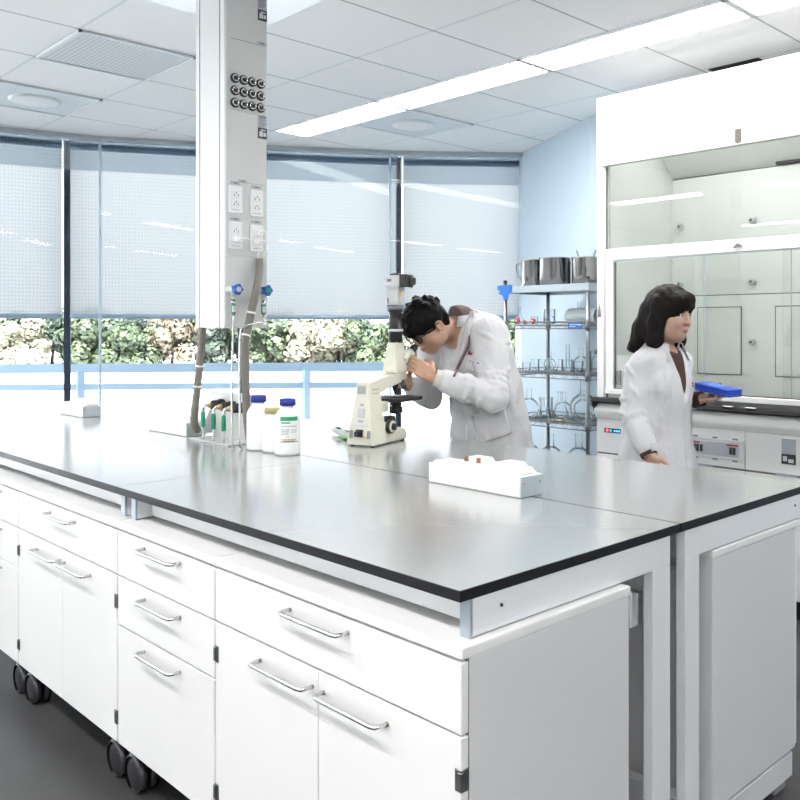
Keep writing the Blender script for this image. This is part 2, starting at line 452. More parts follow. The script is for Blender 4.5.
for i, p in enumerate((ML3, ML2, ML, M1, MH, M2)):
    a = nodes[nodes.index(p)-1]; b = nodes[nodes.index(p)+1]; n = out_n(a, b); d = (b-a).normalized()
    c = p + n*0.10
    mb = MB(); mb.prism([(c.x-d.x*.024-n.x*.05, c.y-d.y*.024-n.y*.05), (c.x+d.x*.024-n.x*.05, c.y+d.y*.024-n.y*.05), (c.x+d.x*.024+n.x*.07, c.y+d.y*.024+n.y*.07), (c.x-d.x*.024+n.x*.07, c.y-d.y*.024+n.y*.07)], (-.2, HC), 'z')
    struct(mb, f'trim_{41+i}', 'navy_frame')

# ------------------------------------------------------------------ ceiling fittings
def light_strip(x0, x1, y0, y1, label, group, glow='tube_light'):
    t = thing('ceiling_light', label, 'ceiling light', ((x0+x1)/2, (y0+y1)/2, HC), 0, group)
    r = 0.014
    mb = MB(); z0 = HC-0.012
    for bx in ((x0, x1, y0, y0+r), (x0, x1, y1-r, y1), (x0, x0+r, y0, y1), (x1-r, x1, y0, y1)): mb.box(*bx, z0, HC)
    mb.build('rim', 'vent_rim', t)
    mb = MB(); mb.box(x0+r, x1-r, y0+r, y1-r, HC-0.008, HC-0.002); mb.build('lens', glow, t)
    return t
xs = [-5.52, -4.335, -3.105, -1.885, -0.665, 0.555, 1.775]
for i, (a, b) in enumerate(zip(xs, xs[1:])):
    lab = ['far end of the white strip light row, next to the windows', 'strip light above the microscope, second from the window end',
           'long strip light left of the fume hood header, third from the window end', 'strip light nearest the upper right corner, cut by the frame', 'strip light of the hood-side row, right of the picture', 'last strip light of the hood-side row'][i]
    light_strip(a+.006, b-.006, 3.475, 3.765, lab, 'recessed strip lights in a row', 'tube_dimmed')
for row, y in enumerate((-0.35, -3.4)):
    for i, x in enumerate((-5.95, -4.08, -2.2, -0.35, 1.5)):
        light_strip(x, x+1.22, y-.145, y+.145, 'recessed strip light in the ceiling behind the camera', 'strip lights behind the camera')

def vent_material():
    m = bpy.data.materials.new('perforated'); m.use_nodes = True; nt = m.node_tree; N = nt.nodes; L = nt.links
    b = N['Principled BSDF']; b.inputs['Roughness'].default_value = .5
    tc = N.new('ShaderNodeTexCoord'); vo = N.new('ShaderNodeTexVoronoi'); vo.inputs['Scale'].default_value = 42; vo.inputs['Randomness'].default_value = 0.0
    L.new(tc.outputs['Object'], vo.inputs['Vector'])
    gt = N.new('ShaderNodeMath'); gt.operation = 'LESS_THAN'; gt.inputs[1].default_value = 0.36; L.new(vo.outputs['Distance'], gt.inputs[0])
    mx = N.new('ShaderNodeMix'); mx.data_type = 'RGBA'; L.new(gt.outputs[0], mx.inputs['Factor'])
    mx.inputs['A'].default_value = (.66, .69, .72, 1); mx.inputs['B'].default_value = (.36, .40, .45, 1)
    L.new(mx.outputs['Result'], b.inputs['Base Color']); M['perforated'] = m
vent_material()
def panel(name, x0, y0, label, cat, disc):
    x1, y1 = x0+.61, y0+.61
    t = thing(name, label, cat, ((x0+x1)/2, (y0+y1)/2, HC), 0, 'ceiling air panels')
    mb = MB(); r = .016
    for bx in ((x0, x1, y0, y0+r), (x0, x1, y1-r, y1), (x0, x0+r, y0, y1), (x1-r, x1, y0, y1)): mb.box(*bx, HC-.012, HC)
    mb.build('rim', 'vent_rim', t)
    mb = MB(); mb.box(x0+r, x1-r, y0+r, y1-r, HC-.006, HC); mb.build('panel', 'diffuser' if disc else 'perforated', t)
    if disc:
        mb = MB(); mb.lathe([(0.0, -.016), (.13, -.016), (.15, -.010), (.15, 0)], ((x0+x1)/2, (y0+y1)/2, HC-.004), 32); mb.build('disc', 'vent_rim', t)
panel('ceiling_vent', -4.95, 1.645, 'square perforated ceiling vent left of the service column', 'vent', False)
panel('air_diffuser', -6.18, 1.645, 'square blue-grey diffuser with pale disc near the left picture edge', 'air diffuser', True)
panel('air_diffuser', -4.95, 3.765, 'square diffuser with pale disc beside the strip light above the microscope', 'air diffuser', True)
mb = MB(); mb.box(-2.47, -2.17, 4.37, 4.66, HC-.004, HC); s_ = mb.build('ceiling_slot', 'void_dark')
tag(s_, 'black open slot in the ceiling just above the fume hood header', 'ceiling slot')
# ------------------------------------------------------------------ outside the glass
def leaf_material(name, c1, c2):
    m = bpy.data.materials.new(name); m.use_nodes = True; nt = m.node_tree; N = nt.nodes; L = nt.links
    b = N['Principled BSDF']; b.inputs['Roughness'].default_value = .6
    tc = N.new('ShaderNodeTexCoord'); nz = N.new('ShaderNodeTexNoise'); nz.inputs['Scale'].default_value = 1.6; nz.inputs['Detail'].default_value = 3
    L.new(tc.outputs['Object'], nz.inputs['Vector'])
    r = N.new('ShaderNodeValToRGB'); r.color_ramp.elements[0].position = .35; r.color_ramp.elements[1].position = .65
    r.color_ramp.elements[0].color = (*c1, 1); r.color_ramp.elements[1].color = (*c2, 1)
    L.new(nz.outputs['Fac'], r.inputs[0]); L.new(r.outputs[0], b.inputs['Base Color']); M[name] = m
leaf_material('leaf_mid', (.012, .026, .016), (.075, .10, .05))
leaf_material('leaf_dark', (.007, .018, .014), (.04, .062, .042))
leaf_material('leaf_pale_glare', (.12, .13, .085), (.38, .36, .28))  # pale leaves; on the right-hand trees they paint in the glare
leaf_material('leaf_rust', (.06, .052, .036), (.22, .18, .13))

m = P('glare_ground', (0.70, 0.72, 0.74), 0.7, noise=0.35, nscale=0.9, stretch=(1, 1, 1))  # overexposure painted into the near-white ground colour, no snow
mb = MB(); mb.prism([(-140, -60), (-8.2, -60), (-8.2, 9), (-4.5, 9), (-4.5, 120), (-140, 120)], (-1.5, -1.2), 'z')
g = mb.build('trim_60', 'glare_ground'); g.name = 'ground_outside'; g['kind'] = 'structure'

def ray_pt(px, d):
    l = (px-483)/861; return Vector((-.6962*d + l*d*.7178, .7178*d + l*d*.6962, 0))
# terrace guard rail
top = [ray_pt(p, d) for p, d in ((-420, 7.6), (-150, 7.8), (80, 8.1), (306, 8.35), (545, 8.5))]
t = thing('guard_rail', 'pale blue guard rail outside the windows', 'railing', (top[3].x, top[3].y, -0.1))
for name, z, h in (('top_rail', 1.02, .042), ('middle_rail', .845, .030)):
    mb = MB()
    for a, b in zip(top, top[1:]):
        d = (b-a).normalized(); n = Vector((-d.y, d.x, 0))*.02
        mb.prism([((a-n).x, (a-n).y), ((b-n).x, (b-n).y), ((b+n).x, (b+n).y), ((a+n).x, (a+n).y)], (z-h, z+h), 'z')
    mb.build(name, 'rail_blue', t)
for p in top:
    mb = MB(); mb.box(p.x-.035, p.x+.035, p.y-.035, p.y+.035, -.1, 1.0, .004); mb.build('post', 'rail_blue', t)
mb = MB()
te = [p + out_n(J[6], J[7])*0.5 for p in top]
poly = [(p.x, p.y) for p in te] + [(-5.2, 5.7), (-5.75, 4.9), (-6.5, 3.8), (-7.1, 2.7), (-7.45, 1.5), (-7.7, 0), (-7.7, -4)]
mb.prism(poly, (-.22, -.1), 'z'); o = mb.build('terrace', 'glare_ground'); o.name = 'floor_terrace'; o['kind'] = 'structure'

rng = random.Random(11)
def make_tree(px, d, w, h, leaf, label, n):
    c = ray_pt(px, d); z0 = -1.2
    t = thing('tree', label, 'tree', (c.x, c.y, z0), rng.uniform(0, 6.28), 'trees beyond the guard rail')
    mb = MB(); kn = [(0, 0, z0), (.1, .05, z0+h*.3), (-.05, .1, z0+h*.55), (.1, 0, z0+h*.85)]
    mb.tube([Vector((c.x+a, c.y+b, q)) for a, b, q in kn], [.13, .10, .08, .03], 7)
    for j in range(6):
        a = rng.uniform(0, 6.28); z = z0 + h*rng.uniform(.25, .6)
        p = Vector((c.x, c.y, z)); mb.tube([p, p + Vector((math.cos(a)*w*.2, math.sin(a)*w*.2, h*.15)), p + Vector((math.cos(a)*w*.38, math.sin(a)*w*.38, h*.36))], [.05, .035, .012], 5)
    mb.build('trunk', 'bark', t)
    mb = MB()
    blobs = [(Vector((c.x + rng.uniform(-.46, .46)*w, c.y + rng.uniform(-.46, .46)*w, z0 + h*rng.uniform(.08, .86))), w*rng.uniform(.16, .28)) for _ in range(22)]
    for _ in range(n):
        b, r = rng.choice(blobs)
        v = Vector((rng.gauss(0, 1), rng.gauss(0, 1), rng.gauss(0, 1))).normalized()
        p = b + v*r*rng.uniform(.6, 1.05)
        if p.z < z0: p.z = z0 + rng.uniform(0, .2)
        s = rng.uniform(.09, .20)
        u = Vector((rng.gauss(0, 1), rng.gauss(0, 1), rng.gauss(0, 1))).normalized()
        q = (v + u*.8).cross(u).normalized()*s; k2 = q.cross(v + u*.3).normalized()*s*.8
        mb.quad(p-q, p+k2, p+q, p-k2)
    mb.build('foliage', leaf, t, recalc=False)
spec = [(-30, 60, 4.6, 5.2, 'leaf_mid', 'mid green tree at the left picture edge beyond the rail'),
        (18, 57, 3.0, 4.4, 'leaf_pale_glare', 'small pale yellow-green tree near the left picture edge'),
        (52, 62, 4.0, 5.4, 'leaf_dark', 'dark green tree just left of the left mullion'),
        (88, 58, 3.6, 4.8, 'leaf_mid', 'green tree right of the left mullion'),
        (118, 63, 4.4, 5.6, 'leaf_dark', 'dark teal tree between left mullion and service column'),
        (138, 57, 3.2, 4.2, 'leaf_mid', 'bushy light green tree left of the service column'),
        (172, 60, 4.2, 5.0, 'leaf_rust', 'brownish tree just left of the service column'),
        (226, 61, 3.8, 5.2, 'leaf_dark', 'green tree seen below the service column'),
        (262, 58, 3.4, 4.8, 'leaf_mid', 'green tree just right of the service column'),
        (278, 62, 4.0, 5.4, 'leaf_rust', 'rust tinted tree right of the service column'),
        (312, 59, 4.2, 5.0, 'leaf_pale_glare', 'glare-washed tree above the white bottles'),
        (346, 62, 4.0, 5.4, 'leaf_pale_glare', 'glare-paled tree between the bottles and the microscope'),
        (372, 58, 3.6, 4.6, 'leaf_mid', 'light tree just left of the microscope tube'),
        (420, 61, 4.4, 5.2, 'leaf_pale_glare', 'glare-paled tree mostly behind the bending man'),
        (520, 60, 4.6, 5.0, 'leaf_mid', 'tree seen between the bending man and the wire shelf')]
for s_ in spec: make_tree(s_[0], s_[1], s_[2], s_[3]*.70, s_[4], s_[5], 6000)

# ------------------------------------------------------------------ sky and sun
w = bpy.data.worlds.new('world'); SC.world = w; w.use_nodes = True
nt = w.node_tree; bg = nt.nodes['Background']
tc = nt.nodes.new('ShaderNodeTexCoord'); sp = nt.nodes.new('ShaderNodeSeparateXYZ'); rp = nt.nodes.new('ShaderNodeValToRGB')
nt.links.new(tc.outputs['Generated'], sp.inputs[0]); nt.links.new(sp.outputs['Z'], rp.inputs[0]); nt.links.new(rp.outputs[0], bg.inputs['Color'])
rp.color_ramp.elements[0].position = 0.0; rp.color_ramp.elements[0].color = (0.95, 0.97, 1.0, 1)
rp.color_ramp.elements[1].position = 0.6; rp.color_ramp.elements[1].color = (0.80, 0.90, 1.0, 1)
bg.inputs['Strength'].default_value = 1.22
sun = bpy.data.lights.new('sun', 'SUN'); sun.energy = 22; sun.angle = 0.02; sun.color = (1, .96, .9)
so = bpy.data.objects.new('sun', sun); COL.objects.link(so)
so.rotation_euler = Vector((-.62, .35, -.7)).to_track_quat('-Z', 'Y').to_euler()
SC.view_settings.view_transform = 'Standard'; SC.view_settings.look = 'None'
SC.view_settings.gamma = 1; SC.view_settings.use_curve_mapping = False
SC.view_settings.exposure = 0.98
SC.cycles.use_denoising = True
SC.cycles.max_bounces = 10; SC.cycles.diffuse_bounces = 5; SC.cycles.transparent_max_bounces = 24
SC.cycles.sample_clamp_indirect = 6.0
SC.cycles.caustics_reflective = False; SC.cycles.caustics_refractive = False
# ------------------------------------------------------------------ bench: six tables in two rows
HB = .91; X0 = -1.146; TL = 1.52; Y0 = 1.12; TD = .7735
def make_table(sgn, label, group):
    yo = Y0 if sgn > 0 else Y0 + 2*TD
    def Yv(l): return yo + sgn*l
    t = thing('lab_table', label, 'table', (X0, yo, 0), 0, group)
    def bx(mb, xa, xb, la, lb, z0, z1, bev=.0015):
        ya, yb = sorted((Yv(la), Yv(lb))); mb.box(xa, xb, ya, yb, z0, z1, bev)
    mb = MB(); mb.mat('black_edge'); bx(mb, X0-TL+.001, X0, 0, TD-.0015, HB-.022, HB, .0012)
    mb.mat('worktop')
    ya, yb = sorted((Yv(.0015), Yv(TD-.003)))
    mb.box(X0-TL+.0025, X0-.0015, ya, yb, HB-.004, HB+.0004)
    mb.build('worktop', None, t)
    for xe in (X0, X0-TL+.075):
        l0, l1 = (.65, .728) if sgn > 0 else (.68, .749)
        mb = MB(); bx(mb, xe-.029, xe-.002, .035, l1, .815, HB-.022)
        bx(mb, xe-.029, xe-.002, l0, l1, .02, .815)
        bx(mb, xe-.029, xe-.002, .62, .758, 0, .03)
        f = mb.build('leg_frame', 'frame_white', t)
        mb = MB(); bx(mb, xe-.030, xe-.001, .028, .0355, .813, HB-.0222, .001); mb.build('end_cap', 'alu_dull', f)
        mb = MB(); mb.cyl((xe-.003, Yv(.115), .858), (xe+.0005, Yv(.115), .858), .0035, n=10); mb.build('screw', 'black_plastic', f)
    mb = MB(); bx(mb, X0-TL+.08, X0-.045, .075, .10, .822, HB-.022); mb.build('front_rail', 'frame_white', t)
    mb = MB(); bx(mb, X0-TL+.08, X0-.045, .655, .70, .80, HB-.022); mb.build('rear_rail', 'frame_white', t)
    mb = MB(); bx(mb, X0-TL+.09, X0-.05, .625, .635, .68, .76); bx(mb, X0-TL+.09, X0-.05, .625, .66, .672, .682); bx(mb, X0-TL+.09, X0-.05, .652, .66, .672, .75); mb.build('cable_channel', 'frame_white', t)
    mb = MB(); bx(mb, X0-TL+.08, X0-.045, .64, .69, .10, .16); mb.build('stretcher', 'frame_white', t)
    return t
labs = {1: ['lab table at the near corner, in front, with black-edged grey top', 'middle table of the front bench row, left of the near one', 'farthest table of the front bench row, at the left picture edge'],
        -1: ['rear-row lab table at the right, with a socket box on its front seam', 'rear-row lab table carrying the microscope', 'rear-row lab table at the far left end, washed in window light']}
for sg in (1, -1):
    base = make_table(sg, labs[sg][0], 'black-edged lab tables')
    for k_ in (1, 2):
        c = copy_tree(base); c.matrix_basis = Matrix.Translation((-TL*k_, 0, 0)) @ base.matrix_basis; c['label'] = labs[sg][k_]

# ------------------------------------------------------------------ mobile cabinets under the bench
CY = 1.105; CB = 1.638
def handle(mb, x0, x1, y, z, stand=.034, r=.005):
    p = [Vector((x0, y, z)), Vector((x0, y-stand*.55, z)), Vector((x0+.004, y-stand*.9, z)), Vector((x0+.016, y-stand, z)),
         Vector((x1-.016, y-stand, z)), Vector((x1-.004, y-stand*.9, z)), Vector((x1, y-stand*.55, z)), Vector((x1, y, z))]
    mb.tube(p, r, 8)
def caster(mbs, x, y):
    """twin wheel caster; returns the shapes in (fork, wheel, brake) builders"""
    fork, wheel, lev = mbs
    fork.cyl((x, y, .112), (x, y, .135), .028, n=16)
    fork.tube(arc((x-.0, y+.02, .115), (x-.035, y, .118), (x-.055, y-.012, .07)), .012, 8)
    for s in (-1, 1):
        yy = y + s*.018
        wheel.lathe([(0, -.011), (.034, -.011), (.044, -.008), (.049, 0), (.044, .008), (.034, .011), (0, .011)], (x, yy, .050), 24, axis='y')
        fork.lathe([(.0505, -.013), (.058, -.010), (.060, 0), (.058, .010), (.0505, .013)], (x, yy, .052), 24, axis='y')
    lev.tube([(x-.045, y-.004, .085), (x-.062, y-.006, .080), (x-.070, y-.006, .077)], [.008, .009, .010], 8, flat=.5)
def make_cabinet(x0, x1, kind, label):
    t = thing('base_cabinet', label, 'cabinet', ((x0+x1)/2, (CY+CB)/2, 0), 0, 'white wheeled cabinets under the front bench')
    g = .002; zb, zt = .137, .790
    mb = MB()
    mb.box(x0+g, x0+g+.018, CY+.021, CB, zb, zt); mb.box(x1-g-.018, x1-g, CY+.021, CB, zb, zt, .001)
    mb.box(x0+g+.018, x1-g-.018, CY+.03, CB, zb, zb+.018); mb.box(x0+g+.018, x1-g-.018, CB-.018, CB, zb, zt)
    mb.box(x0+g+.018, x1-g-.018, CY+.025, CB-.02, zb+.02, zt-.002)
    mb.build('body', 'cabinet_end_shade', t)
    mb = MB(); mb.box(x0+.004, x1-.004, CY+.0192, CY+.0205, zb+.004, zt-.001); mb.build('front_gap_shade', 'line_dark', t)  # dark sheet that paints shade into the gaps between the fronts
    mb = MB(); mb.box(x0+.0008, x1-.0008, CY, CB+.006, zt, .812, .003, seg=2); mb.build('top_board', 'cabinet_white', t)
    def front(name, a, b, z0, z1, ha, hb, hz):
        mb = MB(); mb.box(a, b, CY, CY+.019, z0, z1, .0016); f = mb.build(name, 'cabinet_white', t)
        mb = MB(); handle(mb, ha, hb, CY+.001, hz); mb.build('handle', 'steel', f)
    mid = (x0+x1)/2; a, b = x0+g+.001, x1-g-.001
    if kind == 'doors':
        front('drawer', a, b, .652, .784, mid-.108, mid+.108, .757)
        front('door', a, mid-.0017, .140, .647, mid-.235, mid-.02, .607)
        front('door', mid+.0017, b, .140, .647, mid+.022, mid+.237, .607)
        for xs_, s in ((x0+.004, 1), (x1-.004, -1)):
            for z in (.568, .215):
                mb = MB(); mb.box(xs_-.003 - (.012 if s < 0 else 0), xs_+.003 + (.012 if s > 0 else 0), CY-.002, CY+.018, z-.021, z+.021, .001)
                mb.box(xs_-.005, xs_+.005, CY-.005, CY+.002, z-.017, z+.017, .001); mb.build('hinge', 'dark_steel', t)
    else:
        front('drawer', a, b, .652, .784, mid-.108, mid+.108, .762)
        front('drawer', a, b, .502, .647, mid-.108, mid+.108, .615)
        front('drawer', a, b, .140, .497, mid-.108, mid+.108, .466)
    for xc in (x0+.045, x1-.085):
        for yc in (CY+.055, CB-.07):
            mbs = (MB(), MB(), MB()); caster(mbs, xc, yc)
            c = mbs[0].build('caster', 'caster_grey', t); mbs[1].build('wheel', 'rubber', c); mbs[2].build('brake_lever', 'caster_grey', c)
make_cabinet(-2.028, -1.124, 'doors', 'white two-door cabinet at the near right end with one wide drawer')
make_cabinet(-2.618, -2.030, 'drawers', 'white cabinet of three drawers between two door cabinets')
make_cabinet(-3.500, -2.620, 'doors', 'white two-door cabinet left of the three drawer one')
make_cabinet(-4.090, -3.502, 'drawers', 'white drawer cabinet cut off by the left picture edge')

# cabinet standing under the rear row (its end panel shows at the right)
t = thing('base_cabinet', 'white cabinet under the rear bench, seen as a grey end panel at right', 'cabinet', (-1.6, 2.30, 0))
mb = MB(); mb.box(-2.02, -1.150, 2.058, 2.56, .117, .79, .002); mb.build('body', 'cabinet_end_shade', t)
mb = MB(); mb.box(-2.025, -1.146, 2.053, 2.585, .79, .812, .003); mb.build('top_board', 'cabinet_white', t)
mb = MB(); mb.box(-2.0, -1.152, 2.08, 2.545, .035, .108, .002); mb.build('plinth', 'cabinet_end_shade', t)
for x in (-1.20, -1.95):
    for y in (2.15, 2.49):
        mb = MB(); mb.box(x-.04, x+.035, y-.035, y+.035, 0, .036, .003); mb.build('foot', 'foot_grey', t)
mb = MB(); mb.box(-2.015, -1.155, 2.561, 2.58, .12, .785, .002); mb.build('door', 'cabinet_white', t)

# ------------------------------------------------------------------ socket boxes on the bench
def socket_box(x0, x1, label, slots):
    y0, y1 = 1.846, 1.944; z = HB+.001
    t = thing('socket_box', label, 'socket box', ((x0+x1)/2, (y0+y1)/2, HB), 0, 'white socket boxes on the bench seam')
    mb = MB(); mb.box(x0, x1-.003, y0, y1, z, z+.062, .003); mb.build('housing', 'white_plastic', t)
    mb = MB(); mb.box(x1-.003, x1, y0+.001, y1-.001, z+.001, z+.061, .001); e = mb.build('end_plate', 'aluminium', t)
    for yy in (y0+.014, y1-.014):
        mb = MB(); mb.ball((x1, yy, z+.04), .004, (.5, 1, 1), 10); mb.build('screw', 'brass', e)
    mb = MB(); mb.box(x0+.01, x1-.012, y0+.012, y1-.012, z+.062, z+.069, .003); mb.build('cover_strip', 'white_plastic', t)
    n = 2
    for i in range(n):
        xc = x0 + (x1-x0)*(.46 if i == 0 else .80); yc = (y0+y1)/2
        mb = MB()
        mb.prism([(xc-.062, z+.069), (xc+.062, z+.069), (xc+.050, z+.079), (xc-.050, z+.079)], (yc-.036, yc+.036), 'y', .003)
        mb.prism([(xc-.046, z+.078), (xc+.046, z+.078), (xc+.034, z+.093), (xc-.034, z+.093)], (yc-.028, yc+.028), 'y', .005)
        f = mb.build('outlet', 'white_plastic', t)
        if slots and i == 0:
            for q in (-.030, .022):
                mb = MB(); mb.box(xc+q-.009, xc+q+.009, yc-.032, yc-.018, z+.074, z+.094, .004); mb.build('socket_slot', 'slot_brown', f)
    return t
socket_box(-2.033, -1.640, 'long white socket box nearest the camera, right of the microscope', True)
socket_box(-5.16, -4.823, 'white socket box at far left, near the foot of the dark mullion', False)
socket_box(-4.03, -3.645, 'white socket box just left of the hoses under the service column', False)
mb = MB(); mb.prism([(-2.062, HB+.001), (-2.036, HB+.001), (-2.036, HB+.042)], (1.872, 1.90), 'y'); o = mb.build('cable_boot', 'black_plastic')
tag(o, 'small black wedge boot at the left end of the nearest socket box', 'cable boot')
# ------------------------------------------------------------------ ceiling service column over the bench seam
CX0, CX1, CYa, CYb, CZ = -3.440, -3.200, 1.784, 1.983, 1.402
t = thing('service_column', 'tall white service column hanging from the ceiling over the bench', 'service column', ((CX0+CX1)/2, (CYa+CYb)/2, CZ))
mb = MB(); mb.box(CX0+.004, CX1-.004, CYa+.004, CYb-.004, CZ, HC); mb.build('core', 'column_white', t)
mb = MB()
for x0, x1 in ((CX0, CX0+.034), (CX1-.036, CX1)):
    mb.box(x0, x1, CYa, CYa+.03, CZ-.003, HC, .005, seg=2); mb.box(x0, x1, CYb-.012, CYb, CZ-.003, HC, .004)
mb.build('corner_post', 'column_frame', t)
mb = MB(); mb.box(CX0+.037, CX1-.039, CYa+.001, CYa+.006, CZ, HC, .001); mb.build('front_panel', 'column_white', t)
zs = [CZ, 1.697, 2.001, 2.296, 2.590, HC]
for a, b in zip(zs, zs[1:]):
    mb = MB(); mb.box(CX1-.005, CX1+.002, CYa+.010, CYb-.002, a+.001, b-.001, .0008); mb.build('side_panel', 'column_panel', t)
for x_ in (CX0+.0355, CX1-.0375):
    mb = MB(); mb.box(x_-.0022, x_+.0022, CYa-.0006, CYa+.004, CZ, HC); mb.build('shadow_gap', 'groove', t)
FX = CX1 + .002
mb = MB(); mb.box(-3.730, -3.12, 1.65, 2.25, HC-.008, HC-.0005, .002); mb.box(-3.722, -3.128, 1.658, 2.242, HC-.012, HC-.006, .002); mb.build('ceiling_plate', 'column_frame', t)
def plate(name, y0, y1, z0, z1, mat, parent, d=.002, bev=.0005):
    mb = MB(); mb.box(FX-.001, FX+d, y0, y1, z0, z1, bev); return mb.build(name, mat, parent)
for z0, z1 in ((2.695, 2.80), (2.198, 2.296)):
    p = plate('label_plate', 1.938, 1.980, z0, z1, 'grey_label', t)
    mb = MB(); mb.box(FX+.001, FX+.003, 1.938, 1.980, z0, z0+.045); mb.build('black_band', 'black_label', p)
    mb = MB()
    for (ya, yb, za, zb) in ((1.944, 1.960, .008, .030), (1.963, 1.975, .010, .026), (1.950, 1.972, .033, .038)): mb.box(FX+.002, FX+.0036, ya, yb, z0+za, z0+zb)
    mb.build('print', 'pale_label', p)
    mb = MB()
    for q in range(6): mb.box(FX+.001, FX+.0026, 1.942, 1.976-.006*(q % 3), z1-.014-.007*q, z1-.011-.007*q)
    mb.box(FX+.001, FX+.0028, 1.944, 1.974, z1-.009, z1-.003)
    mb.build('lettering', 'line_dark', p)
def tag_strip(y0, y1, z0, z1):
    p = plate('name_strip', y0, y1, z0, z1, 'grey_label', t)
    mb = MB(); mb.box(FX+.001, FX+.0028, y0+(y1-y0)*.3, y0+(y1-y0)*.72, z0+(z1-z0)*.3, z0+(z1-z0)*.7); mb.build('lettering', 'line_dark', p)
tag_strip(1.934, 1.980, 2.594, 2.606); tag_strip(1.848, 1.888, 2.003, 2.014)
# twelve round gas and data ports
for r in range(3):
    for c in range(4):
        y = 1.830 + .0397*c; z = 2.427 - .0505*r
        mb = MB(); mb.lathe([(.020, 0), (.0205, .006), (.018, .010), (.015, .0105), (.0145, .006), (.011, .006)], (FX, y, z), 20, axis='x')
        p = mb.build('round_port', 'black_plastic', t)
        mb = MB(); mb.lathe([(.0150, .0105), (.0145, .012), (.0120, .012), (.0114, .007)], (FX, y, z), 20, axis='x'); mb.build('port_ring', 'chrome', p)
        mb = MB(); mb.box(FX+.004, FX+.0105, y-.008, y+.008, z-.007, z+.007, .001); mb.build('port_insert', 'black_plastic', p)
# four double outlets
for j, (y0, zt_) in enumerate(((1.802, 1.985), (1.900, 1.978), (1.802, 1.836), (1.900, 1.832))):
    y1, z0 = y0+.062, zt_-.112
    tag_strip(y0+.008, y1-.008, zt_+.006, zt_+.018)
    p = plate('outlet', y0, y1, z0, zt_, 'outlet_white', t, .006, .003)
    yc = (y0+y1)/2
    for k_, zc in enumerate((zt_-.036, zt_-.074)):
        mb = MB(); mb.box(FX+.004, FX+.0085, yc-.017, yc+.017, zc-.014, zc+.014, .004); f = mb.build('socket_face', 'outlet_white', p)
        plug = (j == 2 and k_ == 1) or j == 3
        if not plug:
            mb = MB(); mb.box(FX+.008, FX+.0092, yc-.010, yc-.007, zc-.007, zc+.002); mb.box(FX+.008, FX+.0092, yc+.007, yc+.010, zc-.007, zc+.002); mb.cyl((FX+.008, yc, zc+.007), (FX+.0092, yc, zc+.007), .003, n=8)
            mb.build('socket_hole', 'line_dark', f)
    mb = MB(); mb.box(FX+.005, FX+.0065, yc-.02, yc+.02, z0+.012, z0+.0145); mb.build('test_bar', 'groove', p)
# plugs with white leads running into the hose
for j, (yc, zc) in enumerate(((1.833, 1.762), (1.931, 1.796), (1.931, 1.758))):
    pt = thing('power_plug', ['white plug with curving lead in the lower left column outlet', 'upper white plug in the lower right column outlet', 'lower white plug in the lower right column outlet'][j], 'plug', (FX+.008, yc, zc), 0)
    mb = MB(); mb.box(FX+.0095, FX+.034, yc-.013, yc+.013, zc-.012, zc+.012, .005, seg=2); mb.build('plug_body', 'white_plastic', pt)
    end = Vector((-3.176+.006*(j-1), 1.927+.008*j, 1.693))
    mid = [Vector((FX+.034, yc, zc)), Vector((FX+.05, yc+.03 if j == 0 else yc+.012, zc+.004)), Vector((FX+.04, 1.915 if j == 0 else 1.945+.006*j, 1.735-.004*j)), end]
    mb = MB(); mb.tube(smooth_path(mid, 5), .0035, 8); mb.build('lead', 'white_plastic', pt)
# gas valves with blue star knobs
for j, (yc, lab) in enumerate(((1.806, 'left'), (1.944, 'right'))):
    zc = 1.556
    v = thing('gas_valve', f'grey gas valve with blue star knob, {lab} one on the column', 'valve', (FX, yc, zc), 0, 'gas valves on the service column')
    mb = MB(); mb.lathe([(0, .0006), (.019, .0006), (.019, .006), (.0165, .012), (.0165, .045), (.013, .050), (0, .050)], (FX, yc, zc), 20, axis='x')
    mb.cyl((FX+.034, yc, zc), (FX+.034, yc, zc-.030), .011, n=14); mb.cyl((FX+.034, yc, zc-.030), (FX+.034, yc, zc-.040), .008, n=8)
    mb.build('valve_body', 'scope_grey', v)
    poly = []
    for q in range(24):
        a = 2*PI*q/24; rr = .0195 + .0055*math.cos(6*a/1.0 if False else 5*a); poly.append((yc+rr*math.cos(a), zc+rr*math.sin(a)))
    mb = MB(); mb.prism(poly, (FX+.048, FX+.074), 'x', .002); kb = mb.build('star_knob', 'blue_knob', v)
    mb = MB(); mb.cyl((FX+.073, yc, zc), (FX+.0765, yc, zc), .011, n=16); mb.build('cap', 'green_tag' if j else 'scope_grey', kb)
    mb = MB(); mb.lathe([(0, -.046), (.007, -.046), (.009, -.041), (.009, -.058), (.006, -.060), (.006, -.104), (0, -.104)], (FX+.034, yc, zc), 14); mb.build('fitting', 'steel', v)
    mb = MB(); mb.lathe([(.0095, -.058), (.0095, -.098)], (FX+.034, yc, zc), 16); tg = mb.build('tag_sleeve', 'green_tag', v)
    mb = MB(); mb.box(FX+.034, FX+.0446, yc-.0045, yc+.0045, zc-.091, zc-.066, .001); mb.box(FX+.034+.003, FX+.0446, yc-.009, yc+.0, zc-.091, zc-.066, .001); mb.build('tag_print', 'pale_label', tg)
x = FX+.034
mb = MB(); mb.tube(smooth_path([(x, 1.806, 1.4515), (x+.002, 1.803, 1.40), (x+.004, 1.797, 1.2), (x+.006, 1.795, 1.0), (x+.006, 1.797, .925), (x-.01, 1.815, .915)], 6), .0042, 8)
o = mb.build('steel_tube', 'steel'); tag(o, 'thin steel tube dropping from the left gas valve to the bench', 'gas tube')
